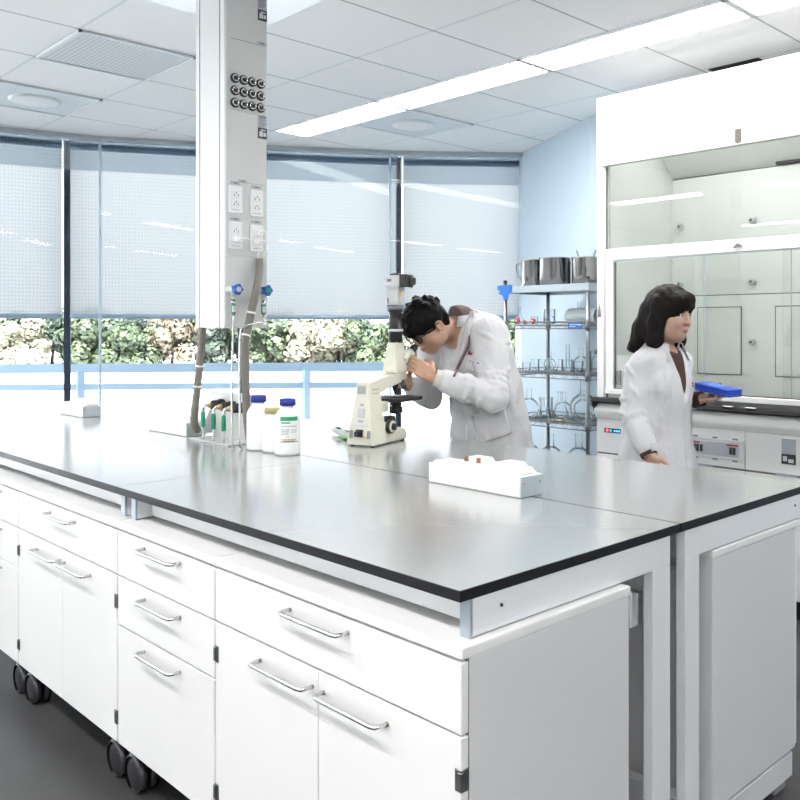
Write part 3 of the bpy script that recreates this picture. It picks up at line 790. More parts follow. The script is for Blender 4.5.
mb = MB(); mb.tube(smooth_path([(x, 1.944, 1.4515), (x, 1.944, 1.435), (x+.025, 1.935, 1.4215), (x+.060, 1.90, 1.420), (x+.068, 1.862, 1.419), (x+.066, 1.815, 1.405), (x+.066, 1.797, 1.37), (x+.066, 1.795, 1.2), (x+.066, 1.797, 1.0), (x+.06, 1.80, .93), (x+.04, 1.82, .915)], 6), .0042, 8)
o = mb.build('steel_tube', 'steel'); tag(o, 'thin steel tube bent across from the right gas valve beside the hose', 'gas tube')

def split_hose(pts, r, label):
    ts = thing('cable_hose', label, 'hose', pts[-1], 0, 'beige split cable hoses')
    path = smooth_path(pts, 14); n = len(path)
    mb = MB(); rs = [r*(1.0 if (k % 4) < 3 else .93) for k in range(n)]
    mb.tube(path, rs, 14); h = mb.build('sleeve', 'hose_beige', ts)
    mb = MB()
    for k in range(6, n-3, 5):
        d = (path[k+1]-path[k-1]).normalized(); side = Vector((.72, .30, 0)) if True else None
        side = (Vector((.6962, -.7178, 0)) + Vector((.12, .12, 0))).normalized(); w_ = d.cross(side).normalized()
        c = path[k] + side*r*.95
        mb.tube([c - w_*r*.62, c + w_*r*.62], r*.10, 6)
    mb.build('slot_row', 'line_dark', h)
    for k in (int(n*.36), int(n*.5)):
        d = (path[k+1]-path[k-1]).normalized()
        mb = MB(); mb.tube([path[k]-d*.004, path[k]+d*.004], r*1.13, 14); mb.build('cable_tie', 'white_plastic', ts)
    return ts
split_hose([(-3.178, 1.934, 1.688), (-3.172, 1.930, 1.645), (-3.135, 1.897, 1.575), (-3.125, 1.868, 1.48), (-3.128, 1.850, 1.40), (-3.125, 1.835, 1.33), (-3.13, 1.842, 1.17), (-3.135, 1.850, 1.04), (-3.155, 1.872, .96), (-3.19, 1.898, .9285)], .0165, 'thick beige hose from the column side down to the bench')
split_hose([(-3.418, 1.803, 1.40), (-3.43, 1.803, 1.3), (-3.465, 1.806, 1.15), (-3.512, 1.815, 1.0), (-3.545, 1.848, .948)], .0165, 'thick beige hose under the left corner of the column')

# gas manifold standing on the bench below the column
mt = thing('gas_manifold', 'small upright grey plate with three black valves under the column', 'gas manifold', (-3.40, 1.92, HB))
mb = MB(); mb.box(-3.57, -3.232, 1.930, 1.940, HB+.001, 1.118, .001); mb.box(-3.57, -3.232, 1.82, 1.930, HB+.001, HB+.007, .001); mb.build('plate', 'column_panel', mt)
mb = MB(); mb.prism([(1.930, .93), (1.865, .93), (1.930, 1.06)], (-3.57, -3.564), 'x'); mb.build('gusset', 'aluminium', mt)
for j, (x, z) in enumerate(((-3.468, 1.064), (-3.377, 1.061), (-3.293, 1.060))):
    mb = MB(); mb.lathe([(0, .002), (.022, .002), (.024, -.006), (.024, -.022), (.020, -.028), (.020, -.056), (.012, -.060), (0, -.060)], (x, 1.930, z), 18, axis='y'); v = mb.build('valve', 'black_plastic', mt)
    mb = MB(); mb.lathe([(0, -.0585), (.0125, -.0585), (.0125, -.070), (.009, -.076), (0, -.076)], (x, 1.930, z), 12, axis='y'); mb.build('brass_nut', 'brass', v)
    mb = MB(); mb.tube(smooth_path([(x, 1.856, z), (x-.004, 1.846, z+.001), (x-.006, 1.838, z-.010), (x-.006, 1.837, z-.03)], 4), .007, 10); mb.build('elbow', 'steel', v)
    c = (x-.006, 1.837, z-.062)
    mb = MB(); mb.lathe([(0, .034), (.0075, .034), (.0095, .028), (.0095, -.028), (.0075, -.032), (0, -.032)], c, 14); tg = mb.build('tag_sleeve', 'green_tag', v)
    mb = MB(); mb.prism([(c[0]-.002, c[1]-.0100), (c[0]+.0100, c[1]-.001), (c[0]+.008, c[1]+.004), (c[0]-.006, c[1]-.006)], (c[2]-.015, c[2]+.013), 'z', .001); mb.build('tag_print', 'black_label', tg)
    mb = MB(); mb.tube(smooth_path([(c[0], c[1], c[2]-.031), (c[0], c[1], HB+.04), (c[0]+.002, c[1]-.002, HB+.016), (c[0]+.02, c[1]-.008, HB+.0125)], 5), .0045, 8); mb.build('tube', 'steel', v)
# ------------------------------------------------------------------ fume hood
HX0, HX1, HY, HYb = -2.932, -1.20, 3.95, 4.78
t = thing('fume_hood', 'large white fume hood with glass sash along the right wall', 'fume hood', ((HX0+HX1)/2, (HY+HYb)/2, 0))
def hb(name, mat, x0, x1, y0, y1, z0, z1, bev=.002, parent=None, seg=1):
    mb = MB(); mb.box(x0, x1, y0, y1, z0, z1, bev, seg=seg); return mb.build(name, mat, parent or t)
# outer shell
hb('side_panel', 'hood_white', HX0, HX0+.05, HY+.012, HYb, .90, 2.70)
hb('side_panel', 'hood_white', HX1-.05, HX1, HY+.012, HYb, .90, 2.70)
hb('back_panel', 'hood_white', HX0+.05, HX1-.05, HYb-.02, HYb, .90, 2.70)
hb('top_panel', 'hood_white', HX0+.05, HX1-.05, HY+.04, HYb-.02, 2.68, 2.70)
header = hb('header_panel', 'hood_white', HX0-.002, HX1+.002, HY-.004, HY+.035, 2.308, 2.70, .006, seg=2)
mb = MB(); mb.prism([(-2.081, 2.322), (-2.066, 2.315), (-2.046, 2.322), (-2.046, 2.388), (-2.081, 2.388)], (HY-.0065, HY-.004), 'y'); mb.build('badge', 'badge_grey', header)
hb('front_post', 'hood_white', HX0, HX0+.045, HY, HY+.03, .90, 2.306)
hb('front_post', 'hood_white', HX1-.045, HX1, HY, HY+.03, .90, 2.306)
for x in (HX0+.047, HX1-.056):
    hb('sash_track', 'dark_steel', x, x+.009, HY+.016, HY+.026, 1.0, 2.306, 0)
# marks on the left post
mb = MB(); mb.prism([(HX0+.006, 1.462), (HX0+.030, 1.462), (HX0+.018, 1.535)], (HY-.003, HY), 'y'); mb.build('arrow_mark', 'line_dark', t)
# liner
hb('liner_side', 'hood_liner', HX0+.052, HX0+.058, HY+.045, 4.66, .99, 2.36, 0)
hb('liner_side', 'hood_liner', HX1-.058, HX1-.052, HY+.045, 4.66, .99, 2.36, 0)
mb = MB(); mb.prism([(HY+.04, 2.66), (4.28, 2.66), (4.67, 2.318), (4.67, 2.33), (4.285, 2.672), (HY+.04, 2.672)], (HX0+.055, HX1-.055), 'x'); mb.build('liner_top', 'hood_liner', t)
bx0, bx1 = HX0+.06, HX1-.06
for z0, z1 in ((1.000, 1.593), (1.598, 1.900), (1.903, 2.312)):
    hb('baffle', 'hood_liner', bx0, bx1, 4.645, 4.658, z0, z1, .001)
hb('baffle_gap', 'line_dark', bx0, bx1, 4.660, 4.664, 1.0, 2.32, 0)
mb = MB()
for z in (1.596, 2.314): mb.box(bx0, bx1, 4.6442, 4.6462, z-.0022, z+.0022)
mb.build('baffle_seam', 'line_dark', t)
hb('slot_cover', 'black_plastic', -2.19, -1.75, 4.62, 4.645, 2.318, 2.335, .002)
for x in (-2.806, -2.334, -1.862, -1.39):
    for z in (2.019, 1.667, 1.320):
        if x < -2.7 and z < 1.5: continue
        mb = MB(); mb.lathe([(0, -.034), (.012, -.034), (.019, -.030), (.021, -.012), (.018, -.006), (.010, 0), (0, 0)], (x, 4.645, z), 18, axis='y'); kb = mb.build('baffle_knob', 'scope_grey', t)
        mb = MB(); mb.cyl((x, 4.611, z), (x, 4.6085, z), .007, n=10); mb.build('screw', 'black_plastic', kb)
def outline(x0, x1, z0, z1, y, w, mat, name):
    mb = MB(); mb.box(x0, x1, y-.003, y+.001, z1-w, z1); mb.box(x0, x1, y-.003, y+.001, z0, z0+w*.6); mb.box(x0, x0+w, y-.003, y+.001, z0, z1); mb.box(x1-w, x1, y-.003, y+.001, z0, z1)
    return mb.build(name, mat, t)
for x0, x1 in ((-2.690, -2.412), (-2.197, -1.92), (-1.70, -1.42)):
    mb = MB(); mb.box(x0, x1, 4.638, 4.6448, 1.130, 1.520, .002); mb.build('access_panel', 'hood_liner', t)
    outline(x0-.006, x1+.006, 1.124, 1.526, 4.6445, .006, 'line_dark', 'panel_gasket')
hb('work_surface', 'black_edge', HX0+.05, HX1-.05, HY+.03, 4.70, .955, .99, .002)
hb('fill_light', 'hood_fill', HX0+.25, HX1-.25, HY+.09, HY+.15, 2.645, 2.656, 0)  # added glow to brighten the hood interior, no fixture known there
# upper fixed glass, sash frame and sliding panes
mb = MB(); mb.box(HX0+.058, HX1-.058, HY+.030, HY+.036, 1.80, 2.32); mb.build('upper_glass', 'sash_glass', t)
sf = hb('sash_frame', 'white_paint', HX0+.056, HX1-.056, HY+.004, HY+.024, 1.778, 1.842, .003)
hb('sash_stile', 'white_paint', HX0+.056, HX0+.108, HY+.004, HY+.024, 1.045, 1.778, .002, sf)
hb('sash_stile', 'white_paint', HX1-.108, HX1-.056, HY+.004, HY+.024, 1.045, 1.778, .002, sf)
hb('sash_handle', 'white_paint', HX0+.056, HX1-.056, HY-.004, HY+.024, 1.032, 1.060, .002, sf)
for x in (HX0+.109, HX1-.117): hb('sash_gasket', 'dark_steel', x, x+.008, HY+.007, HY+.022, 1.06, 1.768, 0, sf)
hb('sash_gasket', 'dark_steel', HX0+.109, HX1-.109, HY+.006, HY+.021, 1.060, 1.066, 0, sf)
for x0, x1, yy in ((HX0+.117, -2.262, .0125), (-2.32, -1.80, .0165), (-1.84, HX1-.117, .0125)):
    mb = MB(); mb.box(x0, x1, HY+yy, HY+yy+.003, 1.066, 1.778); g_ = mb.build('sliding_pane', 'sash_glass', sf)
    mb = MB(); mb.box(x1-.003, x1, HY+yy-.0005, HY+yy+.0035, 1.066, 1.778); mb.build('pane_edge', 'seam_blue', g_)
hb('finger_pull', 'dark_steel', HX0+.130, HX0+.158, HY+.002, HY+.012, 1.085, 1.165, .003, sf)
hb('sash_light_bar', 'aluminium', HX0+.117, HX1-.117, HY+.0255, HY+.028, 1.772, 1.778, 0, sf)
mb = MB(); mb.prism([(-2.094, 1.800), (-2.042, 1.800), (-2.050, 1.812), (-2.066, 1.822), (-2.084, 1.810)], (HY-.006, HY+.004), 'y', .001); mb.build('sash_latch', 'dark_steel', sf)
# airfoil, its brackets, curved apron and lower front
mb = MB(); mb.prism([(HY-.052, .988), (HY-.040, 1.008), (HY-.005, 1.012), (HY+.03, 1.006), (HY+.03, .992), (HY-.03, .980)], (HX0-.012, HX1+.012), 'x', .003); af = mb.build('airfoil', 'black_edge', t)
for x in (HX0-.010, HX1-.014):
    mb = MB(); mb.prism([(HY-.045, .984), (HY+.0, .984), (HY-.002, .93), (HY-.008, .90), (HY-.014, .93), (HY-.035, .965)], (x, x+.024), 'x'); mb.build('bracket', 'black_edge', af)
for x in (-2.10, -1.98):
    hb('airfoil_clip', 'post_grey', x-.03, x+.03, HY-.048, HY-.030, 1.006, 1.014, .003, af)
prof = [(HY-.002, .975)] + [(HY-.002-.030*math.sin(a), .935+.035*math.cos(a)) for a in [k_*PI/12 for k_ in range(1, 9)]] + [(HY-.012, .892), (HY+.02, .892), (HY+.02, .975)]
mb = MB(); mb.prism(prof, (HX0+.004, HX1-.004), 'x'); mb.build('curved_apron', 'hood_white', t)
lower = hb('front_panel', 'hood_white', HX0, HX1, HY-.002, HY+.03, .702, .890, .002)
hb('led_strip', 'black_label', -2.878, -2.765, HY-.004, HY-.002, .815, .840, 0, lower)
for j, x in enumerate((-2.858, -2.835, -2.808, -2.793, -2.778)):
    mb = MB(); mb.ball((x, HY-.0045, .8275), .0085 if j == 0 else .006, (1, .3, 1), 10); mb.build('indicator_led', 'led_red' if j == 0 else 'led_blue', lower)
sb = hb('service_box', 'frame_white', -2.345, -2.035, HY-.014, HY-.002, .742, .842, .004, lower, 2)
hb('box_face', 'aluminium', -2.325, -2.055, HY-.016, HY-.012, .758, .826, .001, lower)
mb = MB()
for x in (-2.302, -2.283, -2.262, -2.098, -2.080):
    mb.box(x-.006, x+.006, HY-.021, HY-.0155, .775, .800, .002); mb.box(x-.008, x+.008, HY-.017, HY-.0155, .770, .806)
mb.build('switch_row', 'black_label', lower)
for x in (-2.30, -2.09):
    mb = MB(); mb.box(x-.03, x+.03, HY-.0175, HY-.0155, .812, .820); mb.build('switch_label', 'red_dot', lower)
mb = MB()
for x in (-2.30, -2.19, -2.08):
    for z in (.738, .846): mb.box(x-.012, x+.012, HY-.012, HY-.002, z-.004, z+.004, .001)
mb.build('box_clip', 'groove', lower)
tgp = hb('label_plate', 'grey_label', -1.840, -1.770, HY-.004, HY-.002, .752, .872, 0, lower)
mb = MB(); mb.box(-1.840, -1.770, HY-.006, HY-.0035, .752, .800); mb.build('black_band', 'black_label', lower)
mb = MB(); mb.box(-1.832, -1.812, HY-.0075, HY-.005, .766, .790); mb.box(-1.806, -1.780, HY-.0075, HY-.005, .760, .778); mb.build('print', 'pale_label', lower)
hb('seam', 'groove', -2.03, -2.027, HY-.003, HY-.001, .704, .888, 0, lower)
# base cupboards under the hood
hb('base_carcass', 'hood_white', HX0, HX1, HY+.03, HYb, .10, .90)
hb('plinth', 'black_edge', HX0+.02, HX1-.02, HY+.07, HYb-.02, 0, .10, 0)
xs_ = [HX0, -2.482, -2.030, -1.60, HX1]
for a, b in zip(xs_, xs_[1:]):
    d_ = hb('door', 'hood_white', a+.002, b-.002, HY-.002, HY+.02, .108, .692, .002)
    hb('label_pull', 'grey_label', (a+b)/2-.05, (a+b)/2+.05, HY-.006, HY-.002, .694, .706, .001, d_)
hb('door_gap', 'line_dark', HX0+.004, HX1-.004, HY+.004, HY+.026, .690, .704, 0)
# ------------------------------------------------------------------ wire shelf with glassware
SX0, SX1, SY0, SY1 = -3.960, -3.262, 4.30, 4.752
t = thing('wire_shelf', 'tall chrome wire shelf rack between the fume hood and the windows', 'shelf', ((SX0+SX1)/2, (SY0+SY1)/2, 0))
LV = [1.420, 1.100, .785, .45, .14]
for x in (SX0, SX1):
    for y in (SY0, SY1):
        mb = MB(); mb.cyl((x, y, .02), (x, y, 1.715), .0125, n=14); mb.cyl((x, y, 0), (x, y, .02), .017, n=12)
        for k_ in range(1, 34): mb.tube([(x, y, .05*k_-.0008), (x, y, .05*k_+.0008)], .0131, 12, cap=False)
        p = mb.build('post', 'post_grey', t)
        mb = MB(); mb.lathe([(0, 1.722), (.012, 1.722), (.0145, 1.715), (.0145, 1.708)], (x, y, 0), 12); mb.build('post_cap', 'black_plastic', p)
        for z in LV:
            mb = MB(); mb.lathe([(.0135, .030), (.017, .022), (.019, -.030), (.0135, -.032)], (x, y, z), 14); mb.build('collar', 'post_grey', p)
mb = MB(); mb.box(SX0-.012, SX1+.012, SY0-.014, SY1+.012, 1.672, 1.676); mb.box(SX0-.014, SX1+.014, SY0-.016, SY0-.012, 1.634, 1.680, .001); mb.box(SX0-.014, SX1+.014, SY1+.010, SY1+.014, 1.634, 1.680, .001)
mb.box(SX0-.016, SX0-.012, SY0-.016, SY1+.014, 1.634, 1.680, .001); mb.box(SX1+.012, SX1+.016, SY0-.016, SY1+.014, 1.634, 1.680, .001)
for k_ in range(5): mb.box(SX0, SX1, SY0+.05+.085*k_, SY0+.062+.085*k_, 1.652, 1.672)
mb.build('solid_top_shelf', 'shelf_lip', t)
for z in LV:
    mb = MB()
    for y in (SY0-.012, SY1+.012):
        for dz in (.020, -.024): mb.tube([(SX0, y, z+dz), (SX1, y, z+dz)], .0040, 6)
        n = 16; pts = [Vector((SX0+(SX1-SX0)*k_/n, y, z+(.020 if k_ % 2 else -.024))) for k_ in range(n+1)]; mb.tube(pts, .0022, 5)
    for x in (SX0-.012, SX1+.012):
        for dz in (.020, -.024): mb.tube([(x, SY0, z+dz), (x, SY1, z+dz)], .0040, 6)
        n = 10; pts = [Vector((x, SY0+(SY1-SY0)*k_/n, z+(.020 if k_ % 2 else -.024))) for k_ in range(n+1)]; mb.tube(pts, .0022, 5)
    for k_ in range(1, 26): x = SX0+(SX1-SX0)*k_/26; mb.tube([(x, SY0-.012, z), (x, SY1+.012, z)], .0021, 5)
    for y in (SY0+.12, SY0+.33): mb.tube([(SX0-.012, y, z-.004), (SX1+.012, y, z-.004)], .0035, 5)
    mb.build('wire_deck', 'post_grey', t)
mb = MB(); mb.box(-3.405, -3.292, SY0-.0195, SY0-.0175, 1.397, 1.432, .001); s_ = mb.build('shelf_label', 'blue_sign', t)
mb = MB()
for k_, (a, b) in enumerate(((.010, .074), (.010, .056))):
    z = 1.421-.012*k_
    q = a
    while q < b: mb.box(-3.400+q, -3.400+q+.007, SY0-.0205, SY0-.019, z-.003, z+.003); q += .0098
mb.box(-3.322, -3.298, SY0-.0205, SY0-.019, 1.416, 1.424)
mb.build('label_print', 'pale_label', s_)
# strip of blue tape at the top corner
tp = MB(); tp.prism([(-4.012, 1.688), (-3.88, 1.690), (-3.886, 1.640), (-3.905, 1.636), (-3.915, 1.594), (-3.955, 1.588), (-3.968, 1.622), (-4.005, 1.630), (-3.99, 1.652), (-4.015, 1.660)], (SY0-.0215, SY0-.0185), 'y')
o = tp.build('tape_strip', 'blue_tape'); tag(o, 'torn bright blue tape stuck on the top left corner of the wire shelf', 'tape')

def jug(x, y, r, h, label, rods=0, hside=-1):
    j = thing('steel_jug', label, 'jug', (x, y, 1.6765), 0, 'steel jugs on the wire shelf')
    z = 1.6765
    mb = MB(); mb.lathe([(0, z), (r*.97, z), (r, z+.006), (r, z+h-.006), (r+.004, z+h), (r+.001, z+h+.002), (r-.003, z+h-.004), (r-.003, z+.01), (0, z+.008)], (x, y, 0), 32); mb.build('cup', 'jug_steel', j)
    if hside:
        d = Vector((-.75, -.66, 0)) if hside < 0 else Vector((.25, -.97, 0))
        p0 = Vector((x, y, 0)) + d*(r-.001)
        pts = [p0 + Vector((0, 0, z+h*.88)), p0 + d*.028 + Vector((0, 0, z+h*.86)), p0 + d*.036 + Vector((0, 0, z+h*.70)), p0 + d*.022 + Vector((0, 0, z+h*.42)), p0 + Vector((0, 0, z+h*.34))]
        mb = MB(); mb.tube(smooth_path(pts, 5), .0065, 8, flat=.6); mb.build('handle', 'dark_steel', j)
    if rods:
        for k_ in range(rods):
            rd = thing('stirring_rod', ['steel rod leaning left out of the rightmost steel jug', 'steel rod leaning right out of the rightmost steel jug'][k_], 'rod', (x, y, z+.01), 0)
            a = -.05 if k_ == 0 else .045
            mb = MB(); mb.cyl((x-a*.6, y+.02*k_, z+.012), (x+a*1.25, y-.01+.05*k_, z+h+.05), .0045, n=8); mb.build('shaft', 'dark_steel', rd)
jug(-3.884, 4.50, .082, .190, 'steel jug at the left end of the shelf top with handle at left')
jug(-3.665, 4.47, .106, .190, 'largest steel jug, second from the left on the shelf top', hside=0)
jug(-3.535, 4.62, .066, .155, 'narrow steel jug standing behind the largest one', hside=0)
jug(-3.405, 4.46, .088, .178, 'rightmost steel jug on the shelf top, rods standing in it', 2, 1)

# glassware
def lathe_glass(name, prof, label, cat, x, y, z, group, mat='lab_glass', extra=None):
    g_ = thing(name, label, cat, (x, y, z), 0, group)
    mb = MB(); mb.lathe([(r, z+h) for r, h in prof], (x, y, 0), 20); mb.build('vessel', mat, g_)
    if extra: extra(g_, x, y, z)
    return g_
def beaker(r, h): return [(0, .001), (r-.004, .001), (r, .006), (r, h-.004), (r+.004, h), (r-.0015, h-.004), (r-.0015, .007), (0, .004)]
def erlen(r, h): return [(0, .001), (r-.004, .001), (r, .008), (r*.32, h*.72), (r*.30, h-.004), (r*.38, h), (r*.28, h-.004), (r*.28, h*.70), (r-.003, .009), (0, .004)]
def roundf(r, h): return [(0, .001)] + [(r*math.sin(a), r*.98-r*.97*math.cos(a)) for a in [PI*k_/12 for k_ in range(1, 11)]] + [(r*.26, r*2.0), (r*.26, h-.004), (r*.34, h), (r*.22, h-.003)]
def cyl_(r, h): return [(0, .001), (r*1.5, .001), (r*1.5, .007), (r, .012), (r, h-.004), (r*1.25, h), (r*.9, h-.003), (r*.9, .014), (0, .012)]
rg = random.Random(5)
def place(level, items, desc):
    z = LV[level] + .0065
    for i, (kind, x, y, s) in enumerate(items):
        nm, cat, pr = {'b': ('glass_beaker', 'beaker', beaker(.036*s, .09*s)), 'e': ('glass_flask', 'flask', erlen(.042*s, .115*s)), 'r': ('round_flask', 'flask', roundf(.055*s, .16*s)), 'c': ('measuring_cylinder', 'measuring cylinder', cyl_(.015*s, .2*s)), 'j': ('glass_jar', 'jar', beaker(.03*s, .065*s))}[kind]
        order = sorted(k2[1] for k2 in items)
        w1 = ['first', 'second', 'third', 'fourth', 'fifth', 'sixth', 'seventh', 'eighth', 'ninth', 'tenth', 'eleventh', 'twelfth', 'thirteenth', 'fourteenth'][order.index(x)]
        lathe_glass(nm, pr, f'clear {nm.replace("_", " ")} on the {desc}, {w1} from left', cat, x, y, z, f'glassware on the {desc}')
place(0, [('e', -3.885, 4.36, .95), ('j', -3.80, 4.42, .8), ('r', -3.745, 4.52, .55), ('b', -3.655, 4.40, 1.1), ('c', -3.58, 4.62, .75)], 'second shelf level')
lg = thing('frosted_cylinder', 'frosted glass cylinder lying on the right of the second shelf level', 'glass cylinder', (-3.42, 4.44, LV[0]))
mb = MB(); mb.lathe([(0, 0), (.030, .004), (.048, .03), (.050, .06), (.050, .24), (.046, .25), (.040, .25), (.040, .24)], (-3.545, 4.44, LV[0]+.0575), 24, axis='x'); mb.build('vessel', 'frost', lg)
for k_, (x, r) in enumerate(((-3.862, .020), (-3.795, .013), (-3.722, .019))):
    c = thing('red_stopper', ['red stopper at the left behind the wire rim of the second shelf level', 'smallest red stopper, between two larger ones on the second shelf level', 'red stopper right of the smallest one on the second shelf level'][k_], 'stopper', (x, SY0+.012, LV[0]+.006), 0, 'red stoppers on the shelf')
    mb = MB(); mb.lathe([(0, -.012), (r*.8, -.012), (r, -.004), (r, .008), (r*.7, .012), (0, .012)], (x, SY0+.012, LV[0]+.006+r), 16, axis='y'); mb.build('body', 'red_dot', c)
    mb = MB(); mb.lathe([(0, -.0125), (r*.4, -.0125), (r*.4, -.010)], (x, SY0+.012, LV[0]+.006+r), 12, axis='y'); mb.build('hub', 'porcelain', c)
row = []
for k_ in range(9): row.append((rg.choice('bejbe'), -3.90 + .073*k_, 4.345 + .02*(k_ % 2), rg.uniform(.75, 1.05)))
place(1, row, 'third shelf level front')
place(1, [('r', -3.80, 4.58, .8), ('c', -3.66, 4.60, .9), ('r', -3.53, 4.58, 1.0), ('b', -3.41, 4.60, 1.6)], 'third shelf level back')
bt = thing('glass_bottle', 'clear bottle with black cap at the right of the third shelf level', 'bottle', (-3.315, 4.47, LV[1]+.0065))
z = LV[1]+.0065
mb = MB(); mb.lathe([(0, z+.001), (.033, z+.001), (.036, z+.006), (.036, z+.09), (.030, z+.105), (.013, z+.118), (.013, z+.135)], (-3.315, 4.47, 0), 20); mb.build('vessel', 'lab_glass', bt)
mb = MB(); mb.lathe([(0, z+.158), (.020, z+.158), (.021, z+.15), (.021, z+.128), (.014, z+.128)], (-3.315, 4.47, 0), 18); mb.build('cap', 'line_dark', bt)
place(2, [('r', -3.85, 4.42, 1.25), ('e', -3.70, 4.38, 1.2), ('r', -3.58, 4.45, 1.15), ('r', -3.385, 4.42, 1.75), ('b', -3.87, 4.62, 1.4), ('e', -3.74, 4.62, 1.5), ('r', -3.56, 4.64, 1.2)], 'fourth shelf level')
rowt = []
for k_ in range(6): rowt.append((rg.choice('bj'), -3.82 + .085*k_, 4.33, rg.uniform(.7, .9)))
for k_, (x, col) in enumerate(((-3.80, 'scope_cream'), (-3.545, 'slot_brown'), (-3.505, 'olive_cap'), (-3.47, 'slot_brown'))):
    c = thing('cork_stopper', ['pale stopper at the left on the rim of the fourth shelf level', 'brown stopper left of the olive one on the fourth shelf level', 'olive stopper on the rim of the fourth shelf level', 'brown stopper right of the olive one on the fourth shelf level'][k_], 'stopper', (x, SY0+.014, LV[2]+.006), 0, 'stoppers on the fourth shelf level')
    mb = MB(); z = LV[2]+.0065; mb.lathe([(0, z), (.009, z), (.012, z+.022), (0, z+.022)], (x, SY0+.02, 0), 12); mb.build('body', col, c)
place(3, [('r', -3.86, 4.42, 1.5), ('r', -3.66, 4.42, 1.5), ('r', -3.44, 4.44, 1.6)], 'lowest visible shelf level')
# ------------------------------------------------------------------ bottles and microscope
def bottle(x, y, r, h, label, capmat, square=0.0, lab=False, capr=.52):
    b = thing('plastic_bottle', label, 'bottle', (x, y, HB), 0, 'white plastic bottles on the bench')
    z = HB+.001
    sh = h*.66
    mb = MB(); mb.lathe([(0, z), (r-.006, z), (r-.001, z+.003), (r, z+.010), (r, z+sh), (r-.002, z+sh+.006), (r*.80, z+h*.76), (r*.56, z+h*.825), (r*.50, z+h*.84), (r*.50, z+h*.875)], (x, y, 0), 40); mb.build('body', 'bottle_white', b)
    rc = r*capr*1.22; zc = z+h*.865
    mb = MB(); prof = [(rc*.8, zc), (rc, zc+.001), (rc, z+h-.004), (rc-.003, z+h), (0, z+h)]
    mb.lathe(prof, (x, y, 0), 36)
    for k_ in range(36):
        a = 2*PI*k_/36; c = Vector((x+rc*math.cos(a), y+rc*math.sin(a), 0))
        mb.cyl(c+Vector((0, 0, zc+.002)), c+Vector((0, 0, z+h-.006)), .0011, n=5)
    cp = mb.build('cap', capmat, b)
    if lab:
        a0, a1 = math.radians(-66), math.radians(14); R = r+.0008
        def patch(name, f0, f1, z0, z1, mat, rad=R, parent=b):
            mb = MB(); n = 14; prev = None
            for k_ in range(n+1):
                a = a0 + (a1-a0)*(f0+(f1-f0)*k_/n)
                v = [mb.bm.verts.new((x+rad*math.cos(a), y+rad*math.sin(a), zz)) for zz in (z0, z1)]
                if prev: mb.bm.faces.new((prev[0], v[0], v[1], prev[1]))
                prev = v
            return mb.build(name, mat, parent, recalc=False)
        zb, zt2 = z+.052, z+.150
        L_ = patch('label', 0, 1, zb, zt2, 'pale_paper')
        patch('green_band', 0, 1, zt2-.016, zt2, 'green_print', R+.0004, L_); patch('green_line', 0, 1, zb, zb+.004, 'green_print', R+.0004, L_)
        patch('green_text', .03, .55, zt2-.026, zt2-.021, 'green_print', R+.0004, L_)
        for k_, (f0, f1, q) in enumerate(((.05, .95, .036), (.05, .52, .048), (.05, .48, .054), (.05, .5, .060), (.60, .92, .050), (.60, .90, .058), (.05, .45, .066), (.3, .5, .076))):
            patch('text_line', f0, f1, zt2-q-.0024, zt2-q, 'groove', R+.0004, L_)
        for k_, (f0, f1, q) in enumerate(((.04, .14, .086), (.18, .9, .086), (.18, .8, .091))):
            patch('red_print', f0, f1, zt2-q-.003, zt2-q, 'red_print', R+.0004, L_)
    return b
P('pale_paper', (.80, .82, .80), .6); P('green_print', (.02, .36, .17), .5); P('red_print', (.55, .12, .10), .5)
bottle(-3.069, 1.864, .0475, .219, 'white bottle with blue cap at the left of the trio', 'blue_cap')
bottle(-2.865, 1.867, .0495, .217, 'white bottle with blue cap and green-banded label, right of the trio', 'blue_cap', lab=True)
b_ = bottle(-2.967, 1.866, .041, .176, 'smaller white bottle with olive cap between the two blue-capped ones', 'olive_cap', capr=.62)

# microscope: local x' right seen from behind, y' towards the man
MR_ = Matrix.Translation((-2.838, 2.196, HB)) @ Matrix.Rotation(math.radians(18.5), 4, 'Z')
ms = thing('microscope', 'cream upright microscope with a camera on top of its tube', 'microscope')
ms.matrix_basis = MR_
def mbuild(mb, name, mat, parent=None): return mb.build(name, mat, parent or ms, world=False)
# wedge shaped stand: wide at the foot, narrow at the top
mb = MB(); bm = mb.bm
def loft(mb, rings):
    R = [[mb.bm.verts.new(p) for p in r] for r in rings]
    for a, b in zip(R, R[1:]):
        for k_ in range(len(a)):
            f = mb.bm.faces.new((a[k_], a[(k_+1) % len(a)], b[(k_+1) % len(b)], b[k_])); f.material_index = mb.cur
    mb.bm.faces.new(R[0][::-1]); mb.bm.faces.new(R[-1])
def rect(x0, x1, y0, y1, z): return [(x0, y0, z), (x1, y0, z), (x1, y1, z), (x0, y1, z)]
mb = MB(); loft(mb, [rect(-.068, .068, 0, .105, .006), rect(-.066, .066, .002, .105, .03), rect(-.036, .036, .022, .105, .215), rect(-.034, .034, .024, .110, .258)])
bmesh.ops.bevel(mb.bm, geom=list(mb.bm.edges), offset=.004, segments=2, affect='EDGES'); st = mbuild(mb, 'stand', 'scope_cream')
mb = MB(); loft(mb, [rect(-.060, .060, .10, .275, .006), rect(-.060, .060, .10, .275, .045), rect(-.050, .050, .10, .265, .056)])
bmesh.ops.bevel(mb.bm, geom=list(mb.bm.edges), offset=.003, segments=2, affect='EDGES'); ft = mbuild(mb, 'foot', 'scope_cream')
for xx in (-.05, .05):
    for yy in (.02, .255):
        mb = MB(); mb.cyl((xx, yy, .0005), (xx, yy, .0075), .009, n=10); mbuild(mb, 'rubber_foot', 'rubber', ft)
def backx(z): return -.0005 + (.022*(z-.03)/.185 if z > .03 else 0)
